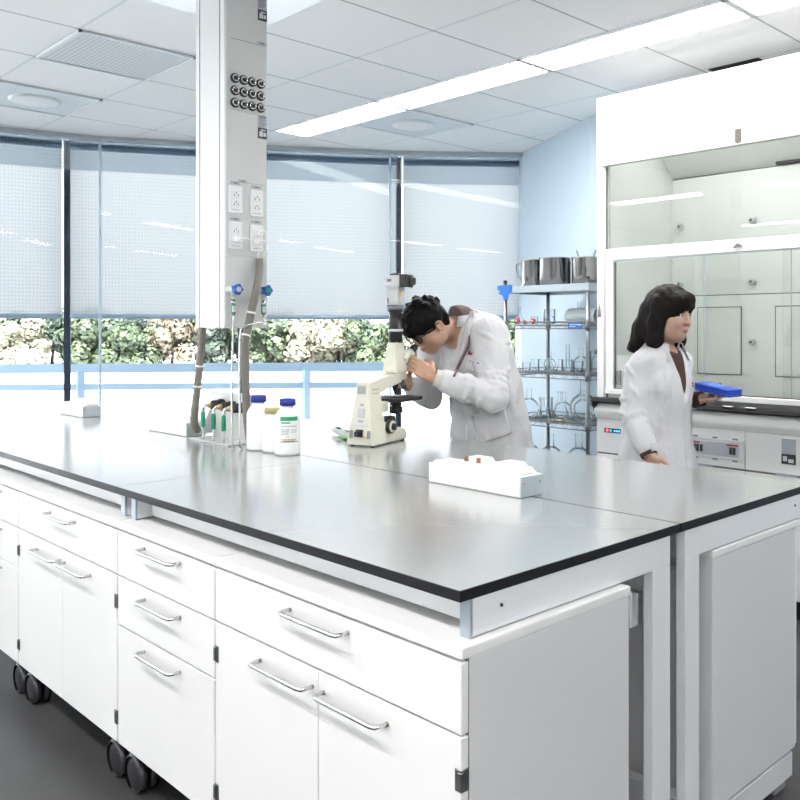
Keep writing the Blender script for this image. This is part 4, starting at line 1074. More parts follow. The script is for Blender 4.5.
def bpatch(name, x0, x1, z0, z1, mat, d=.0015, y_=0):
    mb = MB(); mb.prism([(backx(z0)+.001, z0), (backx(z0)-d, z0), (backx(z1)-d, z1), (backx(z1)+.001, z1)], (x0, x1), 'x'); return mbuild(mb, name, mat, st)
bpatch('vent_grille', -.026, .014, .214, .254, 'scope_grey')
for q in range(6): bpatch('grille_slot', -.024+.0066*q, -.0205+.0066*q, .217, .251, 'groove', .0024)
bpatch('rating_plate', -.018, .014, .118, .156, 'scope_grey', .0022)
bpatch('rating_plate', -.010, .008, .166, .176, 'grey_label', .0022)
bpatch('rating_plate', -.014, .010, .100, .108, 'grey_label', .0022); bpatch('serial_plate', -.030, .028, .082, .089, 'pale_label', .0022)
for x0 in (-.052, .034):
    for q in range(3): bpatch('grille_slot', x0+.006*q, x0+.003+.006*q, .034, .066, 'groove', .0015)
bpatch('power_inlet', -.018, .014, .040, .070, 'black_plastic', .007)
bpatch('power_plug', -.012, .008, .044, .065, 'black_plastic', .026)
bpatch('fuse_cap', -.030, -.023, .050, .058, 'grey_label', .004); bpatch('warning_dot', .020, .026, .036, .044, 'yellow_dot', .002)
for q in range(4):
    for r_ in range(2):
        mb = MB(); mb.box(.0345, .0395, .038+.014*q, .042+.014*q, .214+.018*r_, .219+.018*r_); mbuild(mb, 'side_screw', 'olive_cap', st)
# arm
mb = MB(); mb.prism([(.024, .250), (.024, .262), (.10, .274), (.26, .294), (.325, .298), (.325, .270), (.29, .252), (.18, .236), (.115, .222), (.105, .21)], (-.034, .034), 'x', .004); arm = mbuild(mb, 'arm', 'scope_cream')
# observation head and tube
mb = MB(); loft(mb, [rect(-.042, .042, .235, .330, .294), rect(-.038, .038, .238, .326, .33), rect(-.030, .030, .248, .314, .375), rect(-.029, .029, .250, .311, .428)])
bmesh.ops.bevel(mb.bm, geom=list(mb.bm.edges), offset=.006, segments=2, affect='EDGES'); hd = mbuild(mb, 'viewing_head', 'scope_cream')
for xx in (-.031, .031):
    mb = MB(); mb.tube([(xx*.8, .300, .345), (xx, .362, .383)], [.021, .0185], 16); ep = mbuild(mb, 'eyepiece_tube', 'scope_cream', hd)
    mb = MB(); mb.tube([(xx, .360, .382), (xx, .392, .402), (xx, .398, .406)], [.0165, .0175, .014], 16); mbuild(mb, 'eyepiece', 'black_plastic', hd)
mb = MB(); mb.lathe([(0, .426), (.030, .426), (.030, .470), (.033, .472), (.033, .490), (.028, .492), (.028, .560), (.034, .562), (.034, .570), (0, .570)], (0, .281, 0), 24); mbuild(mb, 'photo_tube', 'black_plastic', hd)
mb = MB(); mb.lathe([(.0338, .475), (.0338, .485)], (0, .281, 0), 24); mbuild(mb, 'ring_scale', 'scope_grey', hd)
# camera on top
mb = MB(); mb.lathe([(0, .570), (.037, .570), (.038, .574), (.038, .588), (.034, .590), (0, .590)], (0, .281, 0), 24); cm = mbuild(mb, 'camera_collar', 'scope_darkgrey', ms)
mb = MB(); mb.box(-.031, .033, .250, .312, .590, .665, .005, seg=2); mbuild(mb, 'camera_body', 'scope_grey', ms)
mb = MB(); mb.box(-.034, .040, .246, .316, .672, .722, .006, seg=2); mb.box(-.020, .030, .254, .308, .66, .68); cb = mbuild(mb, 'camera_back', 'scope_grey', ms)
mb = MB(); mb.box(-.016, .024, .258, .302, .720, .730, .003); mb.box(.036, .068, .248, .322, .668, .726, .005, seg=2); mb.box(.05, .078, .28, .33, .68, .715, .005); mbuild(mb, 'grip', 'black_plastic', cb)
mb = MB(); mb.box(-.022, .0, .2445, .248, .694, .706, .001); mbuild(mb, 'counter_window', 'line_dark', cb)
mb = MB(); mb.box(.0325, .036, .262, .272, .630, .648, .001); mbuild(mb, 'yellow_button', 'yellow_dot', ms)
mb = MB(); mb.box(-.022, -.016, .2475, .251, .598, .622, .001); mb.cyl((-.034, .27, .645), (-.030, .27, .645), .006, n=8); mb.cyl((-.034, .27, .625), (-.030, .27, .625), .006, n=8); mbuild(mb, 'socket_hole', 'line_dark', ms)
# nosepiece, objectives, stage, condenser, focus
mb = MB(); mb.lathe([(0, .272), (.030, .272), (.036, .258), (.030, .246), (0, .246)], (0, .288, 0), 24); nz_ = mbuild(mb, 'nosepiece', 'black_plastic', ms)
for q, (dx, dy) in enumerate(((0, -.012), (.026, .030), (-.026, .030))):
    L_ = .052 if q == 0 else .038
    top_ = Vector((dx*.6, .288+dy*.7, .250)); dn = Vector((dx*.7, dy*.8 if q else 0, -1*.05)).normalized()
    mb = MB(); mb.tube([top_, top_+dn*L_*.7, top_+dn*L_*.72, top_+dn*L_], [.013, .013, .009, .006], 14); mbuild(mb, 'objective', 'black_plastic' if q != 1 else 'dark_steel', nz_)
mb = MB(); mb.box(-.085, .085, .175, .375, .170, .186, .003); sg = mbuild(mb, 'stage', 'black_plastic', ms)
mb = MB(); mb.lathe([(.086, .1865), (.080, .1905), (.010, .1905)], (0, .285, 0), 32); mbuild(mb, 'stage_disc', 'black_label', sg)
mb = MB(); mb.box(-.035, .035, .262, .300, .1905, .1925); mb.box(-.05, -.03, .225, .235, .190, .196, .001); mbuild(mb, 'slide', 'lens_white', sg)
mb = MB(); mb.box(-.028, .028, .11, .180, .130, .175, .003); mbuild(mb, 'stage_carrier', 'scope_cream', ms)
mb = MB(); mb.lathe([(.026, .170), (.026, .150), (.020, .146), (.030, .140), (.030, .118), (.022, .112), (.0, .112)], (0, .285, 0), 22); cd_ = mbuild(mb, 'condenser', 'black_plastic', ms)
mb = MB(); mb.cyl((.02, .29, .119), (.085, .31, .117), .003, n=8); mbuild(mb, 'condenser_lever', 'steel', cd_)
mb = MB(); mb.lathe([(0, .055), (.034, .055), (.034, .080), (.026, .095), (.026, .106), (0, .106)], (0, .230, 0), 22); mbuild(mb, 'field_lamp', 'black_plastic', ms)
for sx in (-1, 1):
    mb = MB(); mb.lathe([(.0, .058*sx), (.028, .058*sx), (.029, .062*sx), (.029, .074*sx), (.0, .074*sx)], (0, .135, .073), 24, axis='x'); fk = mbuild(mb, 'focus_knob', 'black_plastic', ms)
    mb = MB(); mb.lathe([(.016, .0742*sx), (.025, .0742*sx), (.025, .079*sx), (.016, .079*sx)], (0, .135, .073), 24, axis='x'); mbuild(mb, 'focus_ring', 'scope_cream', fk)
    mb = MB(); mb.lathe([(0, .0742*sx), (.0145, .0742*sx), (.0145, .088*sx), (0, .088*sx)], (0, .135, .073), 20, axis='x'); mbuild(mb, 'fine_knob', 'black_plastic', fk)
    mb = MB(); mb.cyl((.03*sx, .135, .073), (.059*sx, .135, .073), .018, n=14); mbuild(mb, 'focus_shaft', 'scope_cream', fk)

# pipette lying beside the microscope and a green cloth
pp = thing('pipette', 'pale grey pipette lying on the bench just left of the microscope', 'pipette', (-3.1, 2.33, HB))
z = HB+.017
mb = MB(); mb.tube([(-3.245, 2.372, z+.004), (-3.20, 2.357, z+.003), (-3.10, 2.325, z), (-2.99, 2.290, z-.003)], [.013, .016, .0165, .015], 14); mb.build('handle', 'scope_grey', pp)
mb = MB(); mb.tube([(-3.275, 2.382, z+.004), (-3.245, 2.372, z+.004)], [.012, .012], 12); mb.build('plunger', 'white_plastic', pp)
mb = MB(); mb.tube([(-3.225, 2.362, z+.018), (-3.17, 2.344, z+.017)], [.005, .006], 8); mb.tube([(-3.11, 2.326, z+.017), (-3.04, 2.305, z+.015)], [.004, .005], 8); mb.build('trigger', 'black_plastic', pp)
mb = MB(); n = 9
vs = [[mb.bm.verts.new((-3.10+.014*i+.004*math.sin(3*j), 2.275+.010*j+.006*math.sin(2.1*i), HB+.002+.006*(1+math.sin(1.7*i+1.3*j)))) for j in range(6)] for i in range(n)]
for i in range(n-1):
    for j in range(5): mb.bm.faces.new((vs[i][j], vs[i+1][j], vs[i+1][j+1], vs[i][j+1]))
o = mb.build('green_cloth', 'lime_cap'); md = o.modifiers.new('t', 'SOLIDIFY'); md.thickness = .0015
tag(o, 'small crumpled lime green cloth under the pipette beside the microscope', 'cloth')
# ------------------------------------------------------------------ smooth bodies: distance fields meshed with surface nets
class Field:
    def __init__(s, lo, hi, h):
        s.lo = np.array(lo, float); s.h = h
        s.n = np.ceil((np.array(hi, float)-s.lo)/h).astype(int)+1
        s.d = np.full(s.n, 0.5, np.float32)
    def grid(s, lo, hi):
        a = np.clip(np.floor((np.array(lo)-s.lo)/s.h).astype(int), 0, s.n-1); b = np.clip(np.ceil((np.array(hi)-s.lo)/s.h).astype(int)+1, 1, s.n)
        b = np.maximum(b, a+1)
        ax = [(s.lo[i] + np.arange(a[i], b[i])*s.h).astype(np.float32) for i in range(3)]
        return tuple(slice(a[i], b[i]) for i in range(3)), np.meshgrid(*ax, indexing='ij')
    def _blend(s, sl, e, k, op):
        d = s.d[sl]
        if op == 'add':
            if k > 0:
                hh = np.clip(.5+.5*(e-d)/k, 0, 1); s.d[sl] = e*(1-hh)+d*hh - k*hh*(1-hh)
            else: s.d[sl] = np.minimum(d, e)
        else:
            if k > 0:
                hh = np.clip(.5-.5*(d+e)/k, 0, 1); s.d[sl] = d*(1-hh)-e*hh + k*hh*(1-hh)
            else: s.d[sl] = np.maximum(d, -e)
    def cap(s, a, b, ra, rb=None, k=.02, sc=(1, 1, 1), op='add'):
        rb = ra if rb is None else rb; a = np.array(a, float); b = np.array(b, float); sc = np.array(sc, float)
        R = max(ra, rb)/sc.min() + k + .02
        sl, (X, Y, Z) = s.grid(np.minimum(a, b)-R, np.maximum(a, b)+R)
        A = a*sc; D = b*sc-A; L = max((D*D).sum(), 1e-9)
        px, py, pz = X*sc[0]-A[0], Y*sc[1]-A[1], Z*sc[2]-A[2]
        t = np.clip((px*D[0]+py*D[1]+pz*D[2])/L, 0, 1)
        e = (np.sqrt((px-t*D[0])**2+(py-t*D[1])**2+(pz-t*D[2])**2) - (ra+(rb-ra)*t))/sc.max()
        s._blend(sl, e, k, op); return s
    def chain(s, pts, rs, k=.02, sc=(1, 1, 1)):
        for i in range(len(pts)-1): s.cap(pts[i], pts[i+1], rs[i], rs[i+1], k, sc)
        return s
    def ell(s, c, r, k=.02, F=None, op='add'):
        """ellipsoid; F = (origin, axes 3x3 rows) frame or None"""
        c = np.array(c, float); r = np.array(r, float)
        if F is None: O, Rm = np.zeros(3), np.eye(3)
        else: O, Rm = F
        w = O + c @ Rm; R = r.max()+k+.02
        sl, (X, Y, Z) = s.grid(w-R, w+R)
        x, y, z = X-w[0], Y-w[1], Z-w[2]
        q = [(x*Rm[i][0]+y*Rm[i][1]+z*Rm[i][2]) for i in range(3)]
        k0 = np.sqrt(sum((q[i]/r[i])**2 for i in range(3)))+1e-6; k1 = np.sqrt(sum((q[i]/r[i]**2)**2 for i in range(3)))+1e-6
        s._blend(sl, k0*(k0-1)/k1, k, op); return s
    def cut(s, p, n, k=0.0):
        """keep the side of the plane the normal points to"""
        sl, (X, Y, Z) = s.grid(s.lo, s.lo+s.n*s.h)
        e = (X-p[0])*n[0]+(Y-p[1])*n[1]+(Z-p[2])*n[2]
        s._blend(sl, e, k, 'sub'); return s
    def wob(s, amp, waves):
        sl, (X, Y, Z) = s.grid(s.lo, s.lo+s.n*s.h); w = np.zeros_like(s.d)
        for (kx, ky, kz, ph, a) in waves: w += a*np.sin(kx*X+ky*Y+kz*Z+ph + 1.3*np.sin(9*Z+5*X+ph))
        s.d += amp*w; return s
    def mesh(s, name, mat, parent, iters=1):
        d = s.d; S = d < 0
        S[0] = S[-1] = False; S[:, 0] = S[:, -1] = False; S[:, :, 0] = S[:, :, -1] = False
        d = np.where(S, np.minimum(d, -1e-6), np.maximum(d, 1e-6))
        c = [(i, j, k_) for i in (0, 1) for j in (0, 1) for k_ in (0, 1)]
        n = np.array(S.shape)-1
        cnt = sum(S[i:i+n[0], j:j+n[1], k_:k_+n[2]].astype(np.int8) for i, j, k_ in c)
        I = np.argwhere((cnt > 0) & (cnt < 8))
        vals = {q: d[I[:, 0]+q[0], I[:, 1]+q[1], I[:, 2]+q[2]] for q in c}
        acc = np.zeros((len(I), 3)); num = np.zeros(len(I))
        for q in c:
            for a in range(3):
                if q[a] == 0:
                    q2 = list(q); q2[a] = 1; q2 = tuple(q2)
                    v0, v1 = vals[q], vals[q2]; m = (v0 < 0) != (v1 < 0)
                    t = np.where(m, v0/np.where(m, v0-v1, 1), 0)
                    p = np.tile(np.array(q, float), (len(I), 1)); p[:, a] = t
                    acc += p*m[:, None]; num += m
        V = s.lo + (I + acc/num[:, None])*s.h
        idx = np.full(n, -1, np.int64); idx[I[:, 0], I[:, 1], I[:, 2]] = np.arange(len(I))
        faces = []
        for a in range(3):
            b, c2 = [(1, 2), (2, 0), (0, 1)][a]
            lo = [slice(1, -1)]*3; hi = [slice(1, -1)]*3; lo[a] = slice(0, -1); hi[a] = slice(1, None)
            s0, s1 = S[tuple(lo)], S[tuple(hi)]
            for sign in (0, 1):
                E = np.argwhere((s0 & ~s1) if sign == 0 else (~s0 & s1))
                if not len(E): continue
                off = np.ones(3, int); off[a] = 0; E = E+off
                def cell(db, dc):
                    q = E.copy(); q[:, b] += db; q[:, c2] += dc; return idx[q[:, 0], q[:, 1], q[:, 2]]
                Q = np.stack([cell(-1, -1), cell(0, -1), cell(0, 0), cell(-1, 0)], 1)
                faces.append(Q if sign == 0 else Q[:, ::-1])
        Fc = np.concatenate(faces); Fc = Fc[(Fc >= 0).all(1)]
        if parent is not None:
            Mi = np.array(root_matrix(parent).inverted()); V = V @ Mi[:3, :3].T + Mi[:3, 3]
        me = bpy.data.meshes.new(name); me.from_pydata(V.tolist(), [], Fc.tolist()); me.update()
        me.polygons.foreach_set('use_smooth', [True]*len(me.polygons)); me.materials.append(M[mat])
        o = bpy.data.objects.new(name, me); COL.objects.link(o)
        if parent is not None: o.parent = parent
        if iters:
            md = o.modifiers.new('smooth', 'SMOOTH'); md.factor = .5; md.iterations = iters
        return o

def ridges(F, a, b, ra, rb, lines, rad=.010, sc=(1, 1, 1), k=.022):
    """soft cloth ridges winding round the limb a-b: lines of (t0, angle0, t1, angle1), angles in degrees"""
    a, b = np.array(a, float), np.array(b, float); d = unit(b-a); u = unit(np.cross(d, (0.13, 0.2, 1) if abs(d[2]) < .9 else (1, .1, 0))); w = np.cross(d, u)
    for t0, g0, t1, g1 in lines:
        pts = []
        for q in range(6):
            t = t0+(t1-t0)*q/5; g = math.radians(g0+(g1-g0)*q/5); r = (ra+(rb-ra)*min(1, max(0, t)))*1.0 - rad*.35
            pts.append(a+(b-a)*t + (u*math.cos(g)+w*math.sin(g))*r/np.array(sc))
        F.chain(pts, [rad*.4, rad, rad*1.1, rad*1.1, rad, rad*.4], k)
def npv(v): return np.array(v, float)
def unit(v): v = npv(v); return v/np.linalg.norm(v)
def hand(F, W, d, n, side, curl=(25, 35, 25), size=1.0, thumb_in=.5, spread=.06, tw=None):
    """palm from wrist W towards d, palm facing n; side = direction of the thumb"""
    W = npv(W); d = unit(d); n = npv(n); n = unit(n-d*(n@d)); s_ = npv(side); s_ = unit(s_ - d*(s_@d) - n*(s_@n))
    L = size
    offs = (.026, .009, -.009, -.026); ml = (.084, .088, .083, .076); fl = ((.040, .024, .020), (.044, .028, .021), (.041, .026, .020), (.032, .020, .018)); rr = (.0088, .0090, .0086, .0076)
    for o, m_, f_, r in zip(offs, ml, fl, rr):
        o *= L
        a = W + s_*o*.55; b = W + d*m_*L + s_*o
        F.cap(a, b, .0125*L, .0112*L, .010)
        p = b; dd = unit(d + s_*o*spread*20); ang = 0
        for seg, c_ in zip(f_, curl):
            ang += math.radians(c_); v = unit(dd*math.cos(ang) + n*math.sin(ang))
            q = p + v*seg*L; F.cap(p, q, r*L, r*L*.90, .004); p = q; r *= .93
    t0 = W + d*.018*L + s_*.020*L; t1 = t0 + (d*.028 + s_*.026 + n*.016*thumb_in*2)*L; t2 = t1 + (d*.026 + s_*.004 + n*.018*thumb_in*2)*L; t3 = t2 + (d*.022 - s_*.004 + n*.012)*L
    F.cap(t0, t1, .0135*L, .0115*L, .012); F.cap(t1, t2, .0105*L, .0095*L, .004); F.cap(t2, t3, .0095*L, .0080*L, .004)

def head_frame(c, f, up=(0, 0, 1)):
    f = unit(f); u = npv(up); u = unit(u - f*(u@f)); l = np.cross(u, f)   # left, face, up
    return (npv(c), np.stack([l, f, u]))
def hp(Fm, p): return Fm[0] + npv(p) @ Fm[1]
def head(F, Fm, s=1.0, fem=False):
    def e(c, r, k=.015, op='add'): F.ell([x*s for x in c], [x*s for x in r], k, Fm, op)
    e((0, -.012, .022), (.076, .096, .090)); e((0, .030, -.045), (.060, .058, .078), .03); e((0, .058, -.098), (.026, .026, .026), .03)
    for q in (-1, 1): e((q*.038, .050, -.035), (.028, .030, .030), .03); e((q*.040, .012, -.075), (.028, .035, .030), .03)
    e((0, .080, .032), (.050, .016, .014), .02)
    for q in (-1, 1): e((q*.031, .098, .004), (.019, .014, .012), .012, 'sub')
    a, b = hp(Fm, npv((0, .088, .008))*s), hp(Fm, npv((0, .104, -.034))*s); F.cap(a, b, .0075*s, .0120*s, .010)
    for q in (-1, 1): e((q*.011, .094, -.036), (.009, .010, .008), .006)
    e((0, .086, -.066), (.022, .010, .008), .008); e((0, .083, -.077), (.018, .010, .007), .006)
    for q in (-1, 1):
        e((q*.079, -.008, -.012), (.009, .020, .032), .006); e((q*.086, -.004, -.010), (.006, .010, .018), .006, 'sub')
def face_parts(Fm, parent, s=1.0, brow='hair_black'):
    R = Matrix([Fm[1][i] for i in range(3)]).transposed()   # columns: left, face, up
    def W(p): return Vector(hp(Fm, npv(p)*s))
    for q in (-1, 1):
        mb = MB(); mb.ball(W((q*.031, .077, .003)), .0125*s, n=14); ey = mb.build('eye', 'eye_white', parent)
        mb = MB(); mb.ball(W((q*.031, .0865, .001)), .0062*s, (1, .7, 1), n=12, rot=R); mb.build('iris', 'eye_dark', ey)
        mb = MB(); mb.tube([W((q*.014, .097, .022)), W((q*.030, .098, .027)), W((q*.047, .086, .022))], [.003*s, .0035*s, .002*s], 8); mb.build('eyebrow', brow, parent)
        mb = MB(); mb.tube([W((q*.018, .0885, .008)), W((q*.031, .0915, .0115)), W((q*.044, .0835, .007))], [.0018*s, .0022*s, .0018*s], 6); mb.build('eyelid', 'eye_dark', parent)
    mb = MB(); mb.tube([W((-.020, .0895, -.071)), W((-.010, .0955, -.068)), W((0, .0965, -.0695)), W((.010, .0955, -.068)), W((.020, .0895, -.071))], [.002*s, .0045*s, .0045*s, .0045*s, .002*s], 8)
    mb.tube([W((-.018, .0890, -.073)), W((0, .0945, -.0785)), W((.018, .0890, -.073))], [.002*s, .0055*s, .002*s], 8)
    mb.build('lips', 'lip', parent)

from mathutils.bvhtree import BVHTree
class Skin:
    """lays strips and patches on a garment's surface"""
    def __init__(s, o):
        bpy.context.view_layer.update(); ev = o.evaluated_get(bpy.context.evaluated_depsgraph_get()); bm = bmesh.new(); bm.from_mesh(ev.data); mw = root_matrix(o); bm.transform(mw); s.b = BVHTree.FromBMesh(bm); s.o = o; bm.free()
    def near(s, p, off):
        c, n, i, d = s.b.find_nearest(Vector(p))
        return c + n*off, n
    def cast(s, p, d, off):
        c, n, i, dist = s.b.ray_cast(Vector(p), Vector(d).normalized())
        if c is None: return s.near(p, off)
        return c + n*off, n
    def patch(s, name, mat, origin, du, dv, view, nu=10, nv=10, off=.003, thick=.0025, shape=None):
        """patch spanned by du, dv from origin, cast along view onto the surface"""
        mb = MB(); V = []
        for i in range(nu+1):
            row = []
            for j in range(nv+1):
                u, v = i/nu, j/nv
                if shape: u, v = shape(u, v)
                p = Vector(origin) + Vector(du)*u + Vector(dv)*v
                q, n = s.cast(p - Vector(view).normalized()*.25, view, off); row.append(mb.bm.verts.new(q))
            V.append(row)
        for i in range(nu):
            for j in range(nv):
                f = mb.bm.faces.new((V[i][j], V[i+1][j], V[i+1][j+1], V[i][j+1])); f.smooth = True
        o = mb.build(name, mat, s.o.parent if s.o.parent else None, recalc=False)
        md = o.modifiers.new('t', 'SOLIDIFY'); md.thickness = thick; md.offset = 0
        return o
    def cord(s, name, mat, pts, view, r=.002, off=.001, n=8, parent=None):
        path = smooth_path(pts, n); q = [s.cast(p - Vector(view).normalized()*.25, view, off)[0] for p in path]
        mb = MB(); mb.tube(q, r, 6); return mb.build(name, mat, parent or s.o.parent)
# ------------------------------------------------------------------ the man bending over the microscope (faces -Y)
man = thing('person', 'dark-haired person in a white lab coat and glasses bending over the microscope', 'person', (-2.87, 2.98, 0))
neck = npv((-2.905, 2.845, 1.435)); pelvis = npv((-2.86, 3.0, .92))
Ls, Le, Lw = npv((-2.722, 2.860, 1.362)), npv((-2.620, 2.765, 1.092)), npv((-2.775, 2.552, 1.185))
Rs, Re, Rw = npv((-3.085, 2.83, 1.36)), npv((-3.075, 2.80, 1.075)), npv((-3.005, 2.615, 1.135))
HFm = head_frame((-2.94, 2.66, 1.417), (-.10*.743, -.995*.743, -.669))
hips = [npv((-2.955, 3.0, .90)), npv((-2.765, 3.0, .90))]; knees = [npv((-2.965, 2.965, .50)), npv((-2.755, 2.97, .50))]; ank = [npv((-2.97, 3.03, .09)), npv((-2.75, 3.04, .09))]
F = Field((-3.25, 2.38, 0.0), (-2.45, 3.28, 1.62), .0042)
SCY = (1, 1.35, 1)
F.chain([pelvis, (-2.865, 2.985, 1.08), (-2.885, 2.925, 1.26), (-2.90, 2.885, 1.36)], [.155, .140, .160, .125], .03, SCY)
F.cap(Ls, Rs, .055, .055, .03); F.cap(neck+npv((0, .03, -.03)), hp(HFm, (0, -.03, -.06)), .058, .055, .02)
for a, b, c_ in ((Ls, Le, Lw), (Rs, Re, Rw)): F.cap(a, b, .048, .040, .02); F.cap(b, c_, .040, .026, .02)
for a, b, c_ in zip(hips, knees, ank):
    F.cap(a, b, .082, .055, .03); F.cap(b, c_, .055, .036, .02); F.cap(c_+npv((0, .03, -.05)), c_+npv((0, -.14, -.062)), .036, .026, .02)
head(F, HFm)
hand(F, Lw, (-.155, -.062, .088), (-.6962, .7178, -.1), (0, 0, 1), (10, 18, 14), 1.02, .6)
hand(F, Rw, (.02, -.165, .07), (1, 0, 0), (0, 0, 1), (28, 35, 25), 1.02, .6)
F.mesh('body', 'skin', man, 1)
face_parts(HFm, man)

# hair: thick tousled black cap with a fringe
h = .0035; c0 = HFm[0]
F = Field(c0-.18, c0+.18, h)
F.ell((0, -.004, .036), (.090, .102, .092), .01, HFm); F.ell((0, .070, .060), (.072, .050, .046), .03, HFm); F.ell((0, -.066, -.02), (.066, .040, .062), .03, HFm)
rr_ = random.Random(3)
for k_ in range(46):
    a = rr_.uniform(0, 2*PI); e_ = rr_.uniform(.15, 1.45)
    p = npv((math.cos(a)*math.cos(e_)*.086, -.012+math.sin(a)*math.cos(e_)*.104, .036+math.sin(e_)*.088)); d_ = unit(npv((rr_.uniform(-.5, .5), .35, rr_.uniform(-.2, .25))) + p*5)
    F.cap(hp(HFm, p*.96), hp(HFm, p*.96+d_*rr_.uniform(.012, .024)), .014, .006, .014)
for x in (-.052, -.034, -.018, 0, .018, .034, .052):
    F.cap(hp(HFm, (x, .090, .064)), hp(HFm, (x*1.05+.004, .116-abs(x)*.38, .022+.006*math.sin(x*150))), .015, .006, .012)
F.ell((0, .108, -.050), (.070, .055, .066), .010, HFm, 'sub'); F.ell((0, .030, -.085), (.12, .075, .058), .012, HFm, 'sub')
for q in (-1, 1): F.ell((q*.090, -.004, -.020), (.022, .024, .034), .008, HFm, 'sub')
F.wob(.0022, [(60, 40, 150, 0, .5), (90, -130, 60, 1, .5), (-150, 80, 70, 2, .4)])
F.mesh('hair', 'hair_black', man, 1)

# glasses
W = lambda p: Vector(hp(HFm, p))
for q in (-1, 1):
    mb = MB(); ring = [W((q*.033+.026*math.cos(a), .1045-.007*abs(math.cos(a)), -.001+.0215*math.sin(a))) for a in [2*PI*k_/20 for k_ in range(21)]]
    mb.tube(ring, .0042, 8)
    if q > 0: mb.tube([W((-.009, .105, .004)), W((0, .108, .006)), W((.009, .105, .004))], .0028, 8)
    mb.tube([W((q*.055, .097, .006)), W((q*.072, .080, .006)), W((q*.082, .0, .004)), W((q*.081, -.022, -.004))], .0032, 8)
    g_ = mb.build('glasses', 'black_plastic', man)
    mb = MB(); vs = [mb.bm.verts.new(p) for p in ring[:-1]]; mb.bm.faces.new(vs); mb.build('lens', 'lens_glass', g_)

# shirt, trousers, shoes
F = Field((-3.1, 2.66, 1.22), (-2.68, 3.05, 1.54), .005)
F.cap((-2.90, 2.875, 1.33), neck+npv((0, .005, -.01)), .125, .082, .02, (1, 1.25, 1)); F.cap(neck+npv((0, .01, -.02)), neck+npv((-.006, -.030, .008)), .068, .062, .02)
nd = unit(hp(HFm, (0, -.03, -.06))-neck); F.cut(neck+nd*.022, -nd)
F.mesh('shirt', 'shirt_grey', man, 1)
F = Field((-3.12, 2.80, .06), (-2.6, 3.2, 1.0), .007)
for a, b, c_ in zip(hips, knees, ank): F.cap(a+npv((0, 0, .03)), b, .098, .072, .03); F.cap(b, c_+npv((0, 0, -.02)), .072, .062, .02)
F.cut((0, 0, .075), (0, 0, 1)); F.mesh('trousers', 'trouser_dark', man, 1)
for c_ in ank:
    F = Field(c_+npv((-.09, -.25, -.10)), c_+npv((.09, .12, .05)), .005)
    F.cap(c_+npv((0, .035, -.045)), c_+npv((0, -.15, -.052)), .046, .036, .02); F.cap(c_+npv((0, .01, 0)), c_+npv((0, 0, -.04)), .045, .046, .02); F.cut((0, 0, .004), (0, 0, 1)); F.mesh('shoe', 'shoe_black', man, 1)

# lab coat
F = Field((-3.28, 2.46, .42), (-2.42, 3.32, 1.60), .0048)
F.chain([(-2.86, 3.01, .45), (-2.86, 3.005, .70), (-2.86, 3.0, .92), (-2.865, 2.985, 1.08), (-2.885, 2.935, 1.25), (-2.90, 2.905, 1.345)], [.255, .225, .202, .182, .186, .145], .03, (1, 1.28, 1))
F.cap(Ls+npv((-.02, 0, .005)), Rs+npv((.02, 0, .005)), .075, .075, .04)
F.ell((-2.885, 2.955, 1.375), (.15, .105, .085), .05)
F.cap(Ls, Le, .080, .066, .03); F.cap(Le, Lw+(Le-Lw)*.20, .066, .050, .012)
F.cap(Rs, Re, .076, .064, .03); F.cap(Re, Rw+(Re-Rw)*.16, .062, .048, .012)
# folds: creases round the elbow and armpit, drag lines down the body
rg5 = random.Random(21)
def rl(n, t0, t1, sl, sweep): return [(t, g, t+rg5.uniform(-sl, sl), g+rg5.choice((-1, 1))*rg5.uniform(sweep*.6, sweep)) for t, g in [(rg5.uniform(t0, t1), rg5.uniform(0, 360)) for _ in range(n)]]
ridges(F, Ls, Le, .080, .066, rl(8, .1, .6, .25, 90), .0055, k=.013); ridges(F, Ls, Le, .078, .066, rl(9, .6, 1.0, .10, 120), .006, k=.013)
ridges(F, Le, Lw, .064, .050, rl(8, .0, .5, .12, 120), .006, k=.013); ridges(F, Re, Rw, .060, .048, rl(7, .0, .6, .12, 120), .006, k=.013)
ridges(F, (-2.895, 2.915, 1.34), (-2.86, 3.0, .92), .17, .19, [(.12, g, .75, g+rg5.uniform(-40, 40)) for g in range(0, 360, 30)] + [(.5, g, .95, g+rg5.uniform(-50, 50)) for g in range(15, 360, 40)], .009, (1, 1.28, 1), .022)
ridges(F, (-2.86, 3.0, .92), (-2.86, 3.01, .47), .20, .25, [(.0, g, 1.0, g+rg5.uniform(-15, 15)) for g in range(0, 360, 24)], .012, (1, 1.28, 1), .035)
F.wob(.0038, [(28, 20, 8, 0, .6), (-22, 30, 14, 1.5, .6), (45, 12, 30, .7, .35), (15, 18, -42, 2.2, .35)])
# neck opening
no = neck+npv((-.01, -.03, .03)); F.cap(neck+npv((0, .02, -.01)), neck+nd*.16, .078, .085, .01, op='sub'); F.cap(neck+npv((0, -.05, -.02)), (-2.895, 2.755, 1.24), .055, .012, .015, op='sub')
F.cut(Lw+(Le-Lw)*.20, unit(Le-Lw)) if False else None
F.cut((0, 0, .47), (0, 0, 1))
coat = F.mesh('lab_coat', 'coat_white', man, 2)
sk = Skin(coat)
# knitted cuff at the left wrist
F = Field(Lw-.14, Lw+.16, .004); F.cap(Lw+(Le-Lw)*.24, Lw+(Le-Lw)*.08, .046, .041, .0); F.cap(Lw+(Le-Lw)*.09, Lw-(Le-Lw)*.05, .031, .033, .004, op='sub'); F.mesh('cuff', 'coat_cuff', man, 1)
F = Field(Rw-.12, Rw+.12, .004); F.cap(Rw+(Re-Rw)*.2, Rw+(Re-Rw)*.10, .043, .040, .0); F.mesh('cuff', 'coat_white', man, 1)
